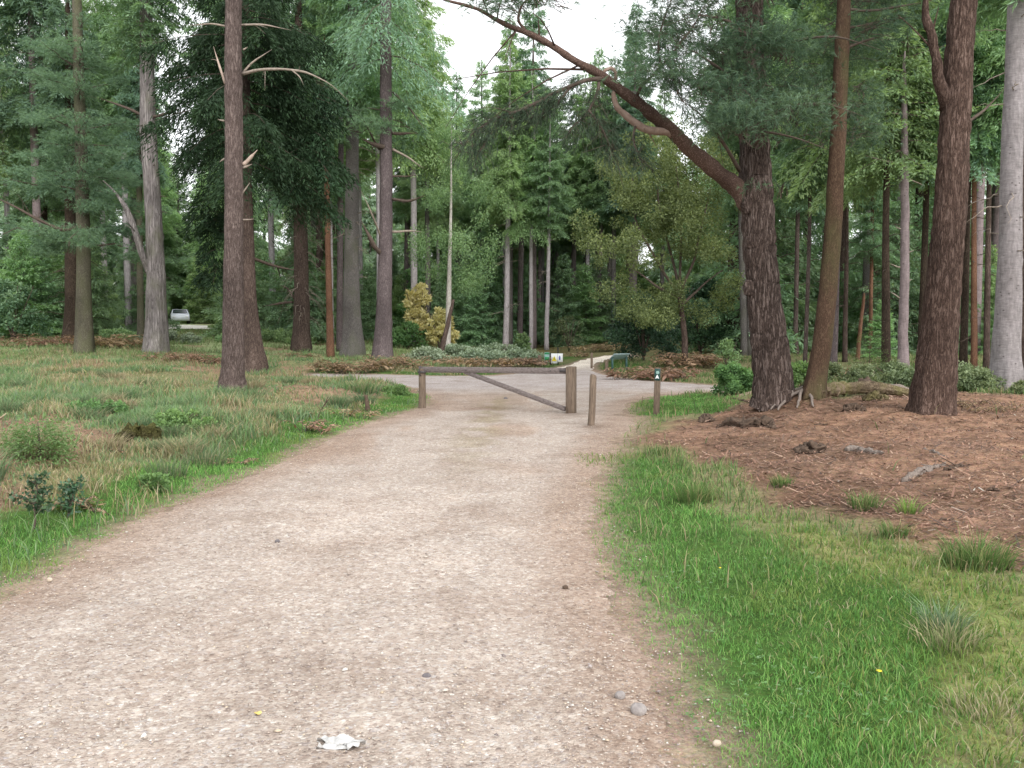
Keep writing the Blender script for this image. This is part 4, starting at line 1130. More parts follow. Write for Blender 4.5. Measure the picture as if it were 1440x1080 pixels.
for (px, py, dy, s) in pads:
    c = np.array(plane_pt(px, py, Y + dy) - b)
    nt_ = int(74 * (s / .24) ** 2)
    P = c + rg.normal(0, 1, (nt_, 3)) * np.array([s, s, s * .38])
    out = np.array([c[0], c[1], 0]); out /= np.linalg.norm(out) + .01
    D = out[None] * .9 + rg.normal(0, .6, (nt_, 3)) + np.array([0, 0, .1])
    tufts(mb, P, D, 11, .105, .0085, rg, .6, .22 + .5 * rg.random() * .9)
    # twig frame inside the pad
    for _ in range(7):
        e = P[rg.integers(nt_)]; s_ = np.linspace(0, 1, 4)
        mid = c * .8 + np.array([0, 0, c[2] * .2 - .05])
        q0 = c - out * s * 1.5 - np.array([0, 0, .1]) + rg.normal(0, .06, 3)
        mb.tube(q0[None] * (1 - s_[:, None]) + e[None] * s_[:, None] + np.array([0, 0, .06]) * np.sin(s_ * 3.14)[:, None], .007 * (1 - .7 * s_), 3, 1, None, False)
obj('crown', mb.mesh('pine_crown', [M['bigneedles'], M['twig']]), root)
# sparse dark needles on the drooping sprays
mb = MB()
def along(q, n, jit, droopy=.3):
    P = np.array([tuple(plane_pt(p_[0], p_[1], Y + p_[3]) - b) for p_ in q]); d = np.r_[0, np.cumsum(np.linalg.norm(np.diff(P, axis=0), axis=1))]
    t = rg.uniform(.1, 1, n) ** .8 * d[-1]
    o = np.stack([np.interp(t, d, P[:, i]) for i in range(3)], 1)
    tn = np.stack([np.interp(np.minimum(t + .05, d[-1]), d, P[:, i]) for i in range(3)], 1) - o + 1e-4
    off = rg.normal(0, jit, (n, 3)); off[:, 2] -= droopy * jit
    for i in range(0, n, 3):
        s_ = np.linspace(0, 1, 3)
        mb.tube(o[i] + off[i] * s_[:, None], .004 * (1 - .5 * s_), 3, 1, None, False)
    return o + off, unit(tn) + unit(off) * .8 + np.array([0, 0, -.3])
for k, n, j in ((2, 620, .10), (3, 260, .09), (4, 240, .11), (5, 240, .13), (6, 110, .09), (12, 130, .09), (9, 80, .08), (7, 160, .09), (8, 80, .08)):
    P, D = along(big_branches[k][0], n, j)
    tufts(mb, P, D, 9, .095, .0065, rg, .5, .12)
obj('sparse_needles', mb.mesh('sparse_needles', [leaf_mat('needles_dark_sparse', (.04, .062, .04), (.14, .19, .115), .3, .05), M['twig']]), root)
# surface roots spilling over the bank between the two pines
for q, w_ in (([(1132, 549), (1112, 553), (1095, 560), (1080, 568), (1066, 578)], .034), ([(1126, 552), (1110, 558), (1099, 566), (1090, 578)], .026), ([(1123, 553), (1120, 563), (1117, 575)], .022),
          ([(1130, 550), (1137, 557), (1139, 570)], .026), ([(1112, 556), (1094, 566), (1080, 577)], .02), ([(1100, 561), (1088, 564), (1072, 575)], .018)):
    G = [at(*p_) for p_ in q]; P = np.array([(g_[0] - b[0], g_[1] - .12 - b[1], hz(g_[0], g_[1] - .12) - b[2]) for g_ in G]); P[:, 2] += np.linspace(.085, .03, len(P))
    o_, t_ = wiggle_line(P, 18, r, .010)
    m_ = MB(); m_.tube(o_, w_ * (1 - .6 * t_) + .005, 8)
    obj('root', m_.mesh('root', [M['greywood']], True), root)

# leaning thin pine next to it
root, b, Y, ln, rr, r = px_tree('pine_tree', 'slim smooth brown pine leaning away, its foot against the biggest pine', (1144, 560),
    [(1143, 563, 28), (1146, 545, 26), (1154, 500, 26), (1163, 420, 25), (1171, 330, 24), (1177, 220, 22), (1183, 100, 20), (1187, 0, 18)], 'leanbrown', 14, 311, 36, 160, .45, .006, 5, amp=.008)
for q in ([(1189, 12, 4), (1220, 14, 3.4), (1260, 10, 3), (1310, 2, 1.5)], [(1186, 68, 4), (1215, 58, 3), (1252, 50, 2)], [(1192, 40, 3), (1225, 35, 2), (1250, 22, 1)]):
    branch_part(root, b, q, Y, M['twig'], r)
mb = pine_crown(5, 2.0, 30, 2600, R_(31), 10, .12, .012, -.1, .6, .1, .5, blob=.22)
add_crown(root, mb.mesh('pine_crown', [M['bigneedles'], M['twig']]), *at_height(ln, 8)[:2], 7.4, 1.0, .7)

# forked red pine
root, b, Y, ln, rr, r = px_tree('pine_tree', 'stout red-brown pine on bare needle litter, forking near the top', (1310, 582),
    [(1309, 583, 55), (1311, 560, 52), (1315, 520, 51), (1322, 450, 47), (1330, 370, 44), (1336, 290, 42), (1341, 200, 40), (1345, 130, 40), (1350, 60, 35), (1356, 0, 33)], 'red', 14, 312, 90, 380, .30, .020, 6, amp=.008, lobes=4)
branch_part(root, b, [(1334, 150, 22), (1325, 125, 16, -.1), (1317, 90, 13, -.15), (1308, 40, 12, -.2), (1302, 0, 11, -.25), (1296, -60, 8, -.3)], Y, M['red'], r, 14, rings=30)
branch_part(root, b, [(1356, 175, 5), (1378, 160, 4), (1400, 138, 2.4), (1412, 122, 1.4)], Y, M['twig'], r)
mb = pine_crown(4.5, 2.4, 30, 3000, R_(32), 10, .12, .012, -.1, .6, .1, .5, blob=.24)
add_crown(root, mb.mesh('pine_crown', [M['pine'], M['twig']]), *at_height(ln, 8)[:2], 8.6, 1.0, .7)

root, b, Y, ln, rr, r = px_tree('fir_tree', 'thick pale grey trunk at the edge of the clearing, lightest bark', (1414, 549),
    [(1413, 550, 37), (1415, 520, 36), (1418, 440, 34), (1421, 330, 30), (1424, 200, 27), (1428, 60, 24), (1430, 0, 22)], 'pale', 20, 313, 36, 120, .35, .006, 14)
stubs(root, ln, rr, 14, r, M['deadwood'], .1, .4, (.2, 1.4), thin=.014)
root, b, Y, ln, rr, r = px_tree('fir_tree', 'brown trunk close behind the thick pale grey one', (1442, 546), [(1443, 546, 24), (1441, 450, 22), (1440, 300, 20), (1440, 100, 16)], 'darkbrown', 20, 314, 18, 60)
add_crown(root, CM['fir1'], *at_height(ln, 9)[:2], 8.5, .6, 2)
root, b, Y, ln, rr, r = px_tree('pine_tree', 'slender lilac-pink trunk with bare stubs, between the leaning pine and the red pine', (1270, 525), [(1270, 525, 16), (1270, 480, 14), (1272, 400, 12.5), (1273, 300, 11.5), (1272, 200, 9), (1271, 110, 6.5)], 'lilac', 9.6, 315, 16, 90, .3, .004, 12, amp=.01)
for q in ([(1266, 376, 2.4), (1250, 371, 1.3)], [(1266, 420, 2.4), (1250, 409, 1.3)], [(1276, 355, 2.4), (1283, 353, 1.3)], [(1277, 395, 2), (1284, 393, 1.2)], [(1267, 322, 2.4), (1260, 318, 1.2)],
          [(1268, 230, 2.4), (1240, 225, 2), (1205, 215, 1.2)], [(1268, 160, 2.4), (1240, 158, 2), (1215, 165, 1.2)], [(1275, 250, 2.4), (1300, 262, 1.4)]):
    branch_part(root, b, q, Y, M['deadwood'], r, 5)
mb = conifer_crown(6, 2.3, 34, 6500, R_(33), droop=.2, leafL=(.10, .2), power=.6, hang=.5)
add_crown(root, mb.mesh('fir_crown', [M['firlight'], M['twig']]), *at_height(ln, 6.2)[:2], 6.3, 1.0, 2)

MIDR = [  # px base, distance-driven; (label, base, pts, bark, height)
    ('thin pinkish stem seen between the biggest pine and the leaning pine', (1121, 500), [(1118, 500, 7), (1121, 340, 6), (1123, 250, 5)], 'pinkpine', 18, None),
    ('very thin pale stem just left of the leaning pine', (1132, 511), [(1132, 511, 6), (1136, 400, 5.5), (1139, 280, 4.5)], 'pinkpine', 15, None),
    ('lilac-grey trunk peeping out behind the leaning pine foot', (1171, 516), [(1171, 516, 12), (1175, 420, 10), (1178, 300, 8)], 'purple', 18, None),
    ('thin dark trunk right of the leaning pine', (1188, 509), [(1188, 509, 7), (1190, 400, 6), (1191, 280, 5)], 'darkbrown', 18, None),
    ('short crooked pale pole leaning in the undergrowth', (1206, 506), [(1206, 506, 6), (1210, 460, 5), (1215, 418, 4)], 'orange', 2.6, None),
    ('slim brown stem right beside a crooked pale pole', (1223, 503), [(1223, 503, 6), (1225, 420, 5), (1226, 330, 4)], 'orange', 10, None),
    ('dark brown trunk left of the slender lilac-pink one', (1246, 522), [(1246, 522, 13), (1246, 430, 11), (1246, 300, 9)], 'dark', 16, None),
    ('black slanting trunk behind a lilac-pink stem and the red pine', (1298, 517), [(1294, 517, 11), (1298, 430, 10), (1302, 300, 8)], 'dark', 17, None),
    ('dark trunk right of the stout red pine', (1355, 518), [(1354, 518, 11), (1357, 420, 10), (1360, 300, 8)], 'dark', 17, None),
    ('middle of three thin brown trunks right of the red pine', (1370, 520), [(1370, 520, 9), (1370, 420, 8), (1369, 330, 7)], 'orange', 15, None),
    ('thin brown trunk nearest the thick pale grey one', (1388, 521), [(1388, 521, 9), (1388, 420, 8), (1390, 300, 7)], 'darkbrown', 17, None),
    ('grey trunk low behind the biggest pine', (1047, 500), [(1047, 500, 10), (1045, 420, 9), (1042, 300, 8)], 'grey', 18, None),
    ('wide brown trunk half hidden left of the biggest pine', (1034, 497), [(1034, 497, 26), (1034, 420, 24), (1036, 340, 22), (1040, 200, 18)], 'darkbrown', 19, None),
]
for i, (lab, bpx, pts, bk, ht, Yf) in enumerate(MIDR):
    root, b, Y, ln, rr, r = px_tree('conifer_tree', lab, bpx, pts, bk, ht, 330 + i, 10, 30, .25)
    if ht > 5:
        cm = ('fir2', 'fir1', 'light', 'fir3')[i % 4]
        add_crown(root, CM[cm], *at_height(ln, ht * .45)[:2], ht * .42, ht * .6 / 16, i * 1.3, None)
        stubs(root, ln, rr, 14, r, M['twig'], .08, .5, (.3, 1.1), thin=.012)

MIDC = [
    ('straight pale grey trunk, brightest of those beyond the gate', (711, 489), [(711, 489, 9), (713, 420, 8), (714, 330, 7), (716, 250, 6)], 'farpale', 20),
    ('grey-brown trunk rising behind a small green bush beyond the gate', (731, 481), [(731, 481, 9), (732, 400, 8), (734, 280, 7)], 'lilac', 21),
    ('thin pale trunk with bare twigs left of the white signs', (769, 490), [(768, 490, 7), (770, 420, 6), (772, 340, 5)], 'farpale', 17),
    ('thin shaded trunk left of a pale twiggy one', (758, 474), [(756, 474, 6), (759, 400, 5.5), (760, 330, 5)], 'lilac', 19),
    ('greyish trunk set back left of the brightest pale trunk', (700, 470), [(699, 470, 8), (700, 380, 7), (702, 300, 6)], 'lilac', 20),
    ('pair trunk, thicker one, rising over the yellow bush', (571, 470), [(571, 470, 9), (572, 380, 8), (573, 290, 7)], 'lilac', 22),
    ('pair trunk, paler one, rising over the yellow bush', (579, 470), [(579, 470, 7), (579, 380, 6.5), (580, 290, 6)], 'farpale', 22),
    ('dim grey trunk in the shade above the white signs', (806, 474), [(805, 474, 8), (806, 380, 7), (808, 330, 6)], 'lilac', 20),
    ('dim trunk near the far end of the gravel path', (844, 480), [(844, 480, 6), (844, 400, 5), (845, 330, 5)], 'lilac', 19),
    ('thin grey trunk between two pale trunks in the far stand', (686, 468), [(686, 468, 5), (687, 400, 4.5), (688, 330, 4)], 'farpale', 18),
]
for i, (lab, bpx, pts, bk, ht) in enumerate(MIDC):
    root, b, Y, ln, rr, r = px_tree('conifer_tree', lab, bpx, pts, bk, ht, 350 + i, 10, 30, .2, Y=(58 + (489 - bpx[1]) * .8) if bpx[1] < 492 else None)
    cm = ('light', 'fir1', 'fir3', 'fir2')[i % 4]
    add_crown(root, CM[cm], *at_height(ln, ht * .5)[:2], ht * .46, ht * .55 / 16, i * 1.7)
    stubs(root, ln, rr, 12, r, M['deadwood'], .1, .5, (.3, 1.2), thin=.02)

# birch and the dead leaning stick in front of it
root, b, Y, ln, rr, r = px_tree('birch_tree', 'slender white birch with light green drooping leaves beside a leaning dead stem', (630, 489), [(629, 489, 9), (631, 440, 8), (632, 380, 6), (634, 310, 4)], 'birch', 12, 370, 10, 30, .2, Y=47)
c = []; rd = []
for _ in range(60):
    q = r.random(); a = r.uniform(0, 6.28); w = 2.4 * math.sin(min(1, q + .15) * 2.8) + .3
    c.append((math.cos(a) * w * r.random() ** .5 + .7, math.sin(a) * w * r.random() ** .5, 3.4 + 8.5 * q)); rd.append(r.uniform(.35, .75))
mb = cluster_crown(c, rd, 22000, r, (.06, .13), .45, None, .4, 1.3, .9)
obj('crown', mb.mesh('birch_crown', [M['firlight'], M['twig']]), root)
root, b, Y, ln, rr, r = px_tree('dead_tree', 'leaning split dead stem without leaves behind the gate rail', (619, 511), [(618, 511, 7), (624, 480, 7), (631, 450, 6), (638, 422, 4)], 'darkbrown', 2.4, 371, 8, 20, .1)

# ------------------------------------------------------------------ far forest instances
protos = {}
def make_proto(key, crown, bark, ht, hb, r0_, seed):
    r = R_(seed)
    pts = [(0, 0, -.3), (r.normal(0, .1), 0, ht * .4), (r.normal(0, .2), r.normal(0, .2), ht * .75), (0, 0, ht)]
    tm = trunk_mesh(pts, [r0_, r0_ * .8, r0_ * .45, .02], 9, 24, M[bark], r, .25)
    protos[key] = (tm, CM[crown], ht, hb)
make_proto('a', 'fir1', 'grey', 25, 11.0, .24, 1)
make_proto('b', 'fir2', 'lilac', 26, 11.5, .23, 2)
make_proto('c', 'fir3', 'darkbrown', 24, 10.0, .24, 3)
make_proto('d', 'light', 'farpale', 24, 11.0, .20, 4)
make_proto('e', 'fir1', 'darkbrown', 22, 3.0, .24, 5)
make_proto('f', 'light', 'grey', 20, 2.5, .22, 6)
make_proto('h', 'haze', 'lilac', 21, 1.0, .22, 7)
LAB = {'h': 'conifer with haze tint painted into its needles, branched to the ground at the back of the wood', 'a': 'tall fir with grey trunk in the wood beyond the track', 'b': 'tall bluish fir with lilac trunk in the wood beyond the track',
       'c': 'tall fir with dark brown trunk in the wood beyond the track', 'd': 'tall light green conifer with pale trunk in the wood beyond the track',
       'e': 'fir with low dark branches in the depth of the wood', 'f': 'light green conifer with low branches in the depth of the wood'}
rf = R_(77)
def far_tree(x, y, key, s):
    tm, cm, ht, hb = protos[key]
    root = thing('fir_tree', LAB[key], 'tree', (x, y, hz(x, y)), 'firs of the far wood' + {'a': ' grey', 'b': ' bluish', 'c': ' brown', 'd': ' light', 'e': ' low dark', 'f': ' low light', 'h': ' haze-pale back row'}[key], rf.uniform(0, 6.28))
    root.scale = (s, s, s)
    obj('trunk', tm, root)
    c = obj('crown', cm, root, (0, 0, hb)); k = (ht - hb) / 16.0
    c.scale = (k * rf.uniform(.9, 1.15),) * 2 + (k,); c.rotation_euler = (0, 0, rf.uniform(0, 6.28))
def place(px0, px1, d0, d1, n, keys, s0, s1, mind=2.2, taken=[]):
    k = 0; tries = 0
    while k < n and tries < n * 40:
        tries += 1
        d = rf.uniform(d0, d1); px = rf.uniform(px0, px1)
        x = (px - 720) / F * d; y = d
        if any((x - a) ** 2 + (y - c_) ** 2 < mind * mind for a, c_ in taken): continue
        if -3 < x - (6.5 + (y - 50) * .9) < 3 and 35 < y < 62: continue
        if 225 < px < 322 and y < 84: continue
        taken.append((x, y)); k += 1
        far_tree(x, y, keys[rf.integers(len(keys))], rf.uniform(s0, s1))
# centre gap: tops stay below the bright sky window
place(590, 930, 58, 84, 27, 'abdd', .74, .92, 1.6)
place(600, 920, 86, 120, 12, 'dfad', .95, 1.18, 3)
place(-120, 590, 50, 82, 24, 'abcdd', 1.0, 1.2, 1.8)
place(-160, 600, 86, 125, 13, 'dfac', 1.1, 1.4, 3)
place(930, 1560, 40, 72, 22, 'abccb', .95, 1.15, 1.8)
place(920, 1600, 74, 120, 10, 'ebfd', 1.1, 1.4, 3)

place(-480, -130, 40, 80, 14, 'abcd', 1.0, 1.2, 2.0)
place(-480, -130, 80, 120, 10, 'efac', 1.1, 1.3, 3)
place(1570, 1850, 34, 70, 10, 'abcd', 1.0, 1.2, 2.0)
place(200, 345, 93, 118, 7, 'ef', .9, 1.1, 1.5)
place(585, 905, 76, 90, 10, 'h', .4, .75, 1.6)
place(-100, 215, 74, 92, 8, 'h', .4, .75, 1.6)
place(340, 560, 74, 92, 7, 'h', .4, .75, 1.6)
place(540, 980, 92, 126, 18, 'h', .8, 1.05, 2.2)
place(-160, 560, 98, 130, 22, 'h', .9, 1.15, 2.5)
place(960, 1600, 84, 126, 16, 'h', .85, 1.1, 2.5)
def under(key, name, label, group, px0, px1, d0, d1, n, s0, s1, taken=[]):
    me = CM[key]
    for _ in range(n):
        for _t in range(30):
            d = rf.uniform(d0, d1); px = rf.uniform(px0, px1); x = (px - 720) / F * d
            if any((x - a) ** 2 + (d - c_) ** 2 < 2.0 for a, c_ in taken): continue
            if 228 < px < 280 and d < 99: continue
            if -3.5 < x - (6.5 + (d - 50) * .9) < 3.5 and 35 < d < 62: continue
            if (215 < px < 332 or 150 < px < 205) and d < 84: continue
            taken.append((x, d)); break
        root = thing(name, label, 'tree' if 'young' in key else 'shrub', (x, d, hz(x, d) - .05), group, rf.uniform(0, 6.28))
        s = rf.uniform(s0, s1); root.scale = (s, s, s * rf.uniform(.9, 1.25))
        obj('crown', me, root)
under('young1', 'young_conifer', 'young bright green conifer with branches to the ground among the trunks', 'bright young conifers', -60, 470, 50, 74, 22, .7, 1.3)
under('young2', 'young_conifer', 'young dark green conifer with branches to the ground among the trunks', 'dark young conifers', -60, 530, 50, 78, 13, .7, 1.3)
under('young2', 'young_conifer', 'young dark green conifer under the far stand beyond the gate', 'dark young conifers beyond the gate', 600, 900, 60, 78, 14, .5, 1.1)
under('young1', 'young_conifer', 'young bright green conifer under the stand behind the pines', 'bright young conifers behind the pines', 1090, 1520, 36, 62, 12, .4, 1.0)
under('young2', 'young_conifer', 'young dark green conifer in the shade behind the pines', 'dark young conifers behind the pines', 1000, 1540, 36, 66, 22, .7, 1.4)
under('young1', 'young_conifer', 'young bright green conifer beyond the far forest road', 'bright young conifers beyond the road', 195, 345, 89, 97, 7, .8, 1.2)
under('young1', 'young_conifer', 'young bright green conifer under the far stand beyond the gate', 'bright young conifers beyond the gate', 560, 880, 62, 80, 16, .6, 1.25)
under('bush1', 'leafy_shrub', 'leafy mid green shrub filling the understorey', 'understorey shrubs', -60, 1540, 68, 92, 26, .7, 1.15)
under('bush2', 'leafy_shrub', 'tall light green shrub of the understorey', 'light understorey shrubs', -60, 900, 66, 90, 20, .8, 1.3)
under('birchcrown', 'broadleaf_tree', 'light green broadleaf tree mixed among the firs', 'broadleaf trees among the firs', 560, 830, 66, 86, 4, .6, .9)

# ------------------------------------------------------------------ single shrubs and trees beyond the track
# olive broadleaf tree
b = gp(962, 33.0); r = R_(401)
root = thing('broadleaf_tree', 'olive-yellow broadleaf tree with fine upright limbs beside the far path', 'tree', b)
stems = []
def P33(px, py, dy=0): return np.array(plane_pt(px, py, 33.0 + dy) - b)
trk = np.array([P33(963, 520), P33(963, 480), P33(959, 440), P33(955, 410)])
o_, t_ = wiggle_line(trk, 16, r, .02); m_ = MB(); m_.tube(o_, np.interp(t_, [0, 1], [.13, .09]), 10)
obj('trunk', m_.mesh('trunk', [M['darkbrown']], True), root)
for q in ([(957, 415), (930, 380), (905, 335), (892, 305), (888, 250)], [(956, 410), (945, 360), (935, 320), (925, 280), (930, 220)], [(956, 412), (957, 350), (958, 300), (950, 230)], [(956, 412), (975, 370), (985, 330), (1000, 260)], [(958, 430), (990, 400), (1015, 380)], [(957, 420), (920, 400), (880, 370)]):
    P = np.array([P33(a, c_, r.uniform(-.8, .8) * (i > 0)) for i, (a, c_) in enumerate(q)])
    o_, t_ = wiggle_line(P, 14, r, .03); m_ = MB(); m_.tube(o_, .055 * (1 - t_ * .8) + .008, 6)
    obj('limb', m_.mesh('limb', [M['twig']], True), root)
cc = []; rd = []
for _ in range(210):
    px = r.normal(938, 65); py = r.uniform(170, 455)
    if ((px - 935) / 122) ** 2 + ((py - 315) / 148) ** 2 > 1: continue
    cc.append(P33(px, py, r.normal(0, 1.1))); rd.append(r.uniform(.25, .6))
mb = cluster_crown(cc, rd, 60000, r, (.05, .11), .6, None, .35, .8, .3)
obj('crown', mb.mesh('olive_crown', [M['olive'], M['twig']]), root)

def px_bush(name, label, px, py_base, wpx, hpx, mat, n, seed, leafL, Y=None, ncl=30, tb=.35, cat='shrub', group=None, squash=.8, flatten=1.0):
    r = R_(seed)
    b = at(px, py_base) if Y is None else gp(px, Y)
    s = b[1] / F; w = wpx * s / 2; h = hpx * s
    root = thing(name, label, cat, b, group)
    c = []; rd = []
    for _ in range(ncl):
        a = r.uniform(0, 6.28); q = r.random() ** .55; zz = r.random()
        env = math.sqrt(max(0, 1 - (zz * 1.02) ** 2)) * .75 + .25
        c.append((math.cos(a) * q * w * env * .85, math.sin(a) * q * w * .7 * env, (.10 + .8 * zz) * h)); rd.append(r.uniform(.14, .28) * min(w, h * 1.6))
    st = []
    for _ in range(7):
        a = r.uniform(0, 6.28); s_ = np.linspace(0, 1, 5); k = r.uniform(.2, .8)
        st.append((np.stack([math.cos(a) * w * k * s_ ** 1.2, math.sin(a) * w * k * .7 * s_ ** 1.2, h * .85 * s_], 1), .012 * h * (1 - .8 * s_) + .004))
    mb = MB()
    for pts, rad in st: mb.tube(pts, rad, 5)
    obj('stems', mb.mesh('stems', [M['twig']]), root)
    obj('foliage', cluster_crown(c, rd, n, r, leafL, .6, None, tb, squash).mesh('foliage', [M[mat], M['twig']]), root)
    return root
px_bush('yellow_bush', 'bright yellow autumn bush in the sunlit gap left of the birch', 588, 470, 62, 92, 'yellow', 5000, 411, (.12, .24), 52)
px_bush('yellow_bush', 'lower orange-tinged bush right below a bright yellow one', 618, 478, 55, 62, 'yellow', 3500, 412, (.12, .22), 50, 24, .22)
px_bush('leafy_shrub', 'round green shrub under the yellow bush', 575, 482, 60, 36, 'bush', 3000, 413, (.10, .2), 50)
px_bush('leafy_shrub', 'small bright green bush at the foot of a grey-brown trunk', 737, 490, 26, 34, 'firlight', 2500, 414, (.08, .16), 50)
px_bush('evergreen_bush', 'dark dense evergreen drooping beside the far path', 905, 509, 120, 95, 'holly', 14000, 415, (.07, .15), 38, 60, .3)
px_bush('evergreen_bush', 'dark evergreen mass behind the olive-yellow tree', 985, 500, 110, 110, 'holly', 12000, 416, (.08, .16), 43, 50, .3)
px_bush('leafy_shrub', 'low green bush against the foot of the biggest pine', 1033, 556, 80, 44, 'bush', 9000, 417, (.035, .075), None, 40, .42)
px_bush('leafy_shrub', 'low green bush between the biggest pine and the leaning pine', 1125, 548, 64, 36, 'bush', 6000, 418, (.035, .075), None, 30, .35)
px_bush('leafy_shrub', 'loose light green shrub left of the biggest pine, beyond the track', 1025, 520, 46, 52, 'firlight', 1300, 419, (.05, .10), 31, 40, .3)
px_bush('twiggy_bush', 'grey leafless twiggy bush behind the white signs', 800, 496, 62, 52, 'heath', 1200, 420, (.06, .12), 52, 26, .2)
px_bush('young_conifer', 'dark spreading evergreen at the left margin under the pines', 20, 465, 100, 90, 'fir', 6000, 421, (.10, .22), 48, 40, .1)
for i, (px, py, w, h, lab) in enumerate([(600, 511, 80, 20, 'pale grey-green bramble left of the leaning dead stem'), (672, 513, 90, 20, 'pale grey-green bramble behind the middle of the gate rail'),
                                         (735, 512, 80, 20, 'pale grey-green bramble left of the warning signs'), (640, 503, 70, 17, 'grey-green bramble just right of the birch foot'), (700, 503, 90, 18, 'grey-green bramble round the brightest pale trunk')]):
    px_bush('bramble', lab, px, py, w, h, 'bramble', 4200, 430 + i, (.06, .13), None, 34, .45)
for i, (px, py, w, h, lab) in enumerate([(1215, 545, 90, 27, 'pale heathy plants behind the mossy log'), (1290, 548, 90, 28, 'heathy plants left of the red pine foot'), (1375, 550, 90, 26, 'green heathy clump right of the red pine'),
                                         (1165, 540, 60, 34, 'heathy clump behind the leaning pine'), (1260, 538, 90, 26, 'pale ferny band round the lilac-pink stem'), (1340, 536, 110, 25, 'pale ferny band far behind the red pine'),
                                         (1436, 554, 36, 16, 'dark green clump at the foot of the brown trunk')]):
    px_bush('heath_plant', lab, px, py, w, h, 'heath', 4200, 440 + i, (.035, .085), None, 34, .45, 'plant')
for i, (px, py, w, h, lab) in enumerate([(240, 482, 120, 14, 'pale green low growth before the far road'), (160, 480, 90, 14, 'green low growth behind the green-grey pine'), (400, 482, 110, 18, 'yellowish green growth behind the twig-hung trunk'), (330, 482, 60, 14, 'green low growth behind the pinkish pine')]):
    px_bush('leafy_shrub', lab, px, py, w, h, 'bramble' if i in (0,) else 'firlight', 3600, 450 + i, (.08, .17), None, 34, .45)

# bracken
def bracken(label, px, py, wpx, hpx, n, seed, tb=.45, Y=None, mat='bracken'):
    r = R_(seed); b = at(px, py) if Y is None else gp(px, Y)
    s = b[1] / F; w = wpx * s / 2; h = hpx * s
    mb = MB(); Ps = []; Ds = []; Ns = []; Ls = []; Ts = []
    for _ in range(n):
        a = r.uniform(0, 6.28); q = r.random() ** .5
        x0, y0 = math.cos(a) * q * w, math.sin(a) * q * w * .6
        z0 = hz(b[0] + x0, b[1] + y0) - b[2]
        az = r.uniform(0, 6.28); L = h * r.uniform(.7, 1.5); hh = h * r.uniform(.5, 1.05)
        t = np.linspace(0, 1, 9)
        ax = np.stack([x0 + math.cos(az) * L * t, y0 + math.sin(az) * L * t, z0 + hh * (1.9 * t - 1.45 * t * t)], 1)
        mb.tube(ax[::2], .006 * (1 - .6 * t[::2]), 3, 1, None, False)
        tt = r.random() * .6
        for k in range(2, 9):
            sd = np.array([-math.sin(az), math.cos(az), -.25])
            for sg in (-1, 1):
                Ps.append(ax[k]); Ds.append(sd * [sg, sg, 1] + np.array([math.cos(az), math.sin(az), 0]) * .45 + r.normal(0, .2, 3)); Ns.append(np.array([0, 0, 1]) + r.normal(0, .35, 3)); Ls.append(L * .40 * (1.05 - t[k]) * r.uniform(.7, 1.2) + .02); Ts.append(tb * .5 + tt * .7 + r.normal(0, .12))
    Ls = np.array(Ls)
    V, Qd = leaf_quads(np.array(Ps), np.array(Ds), np.array(Ns), Ls, Ls * .34)
    mb.add(V, Qd, 0, np.repeat(np.clip(Ts, 0, 1), 4))
    root = thing('bracken', label, 'plant', b)
    obj('fronds', mb.mesh('fronds', [M[mat], M['twig']]), root)
BR = [('rusty brown bracken under the massive grey trunk', 500, 524, 120, 26, 90), ('brown bracken behind the left half of the gate rail', 660, 517, 150, 22, 110), ('brown bracken left of the small green bank by the signs', 735, 516, 60, 22, 50),
      ('brown bracken bank right of the far path', 915, 534, 110, 28, 90), ('russet bracken under the dark evergreen by the far path', 965, 515, 90, 30, 80), ('russet bracken up the slope behind the small post', 850, 494, 80, 18, 70),
      ('rusty bracken at the far left under the dark trunks', 50, 487, 130, 22, 90), ('deep rusty bracken between the green-grey and the fluted trunks', 165, 490, 90, 30, 90), ('pinkish bracken right of the fluted trunk foot', 250, 508, 90, 20, 60),
      ('brown bracken round the birch foot', 560, 516, 90, 22, 60), ('rusty bracken strip under the far stand', 670, 482, 120, 16, 60), ('brown bracken near the dark rough trunk', 420, 505, 60, 14, 40), ('orange bracken behind the red pine', 1390, 575, 110, 12, 50),
      ('small russet bracken beside the warning signs', 815, 503, 30, 12, 24), ('brown bracken right of the fluted trunk', 300, 512, 50, 16, 30), ('rusty bracken tuft behind the leaning pine', 1180, 530, 50, 18, 34)]
for i, (lab, px, py, w, h, n) in enumerate(BR): bracken(lab, px, py, w, h, n, 500 + i)

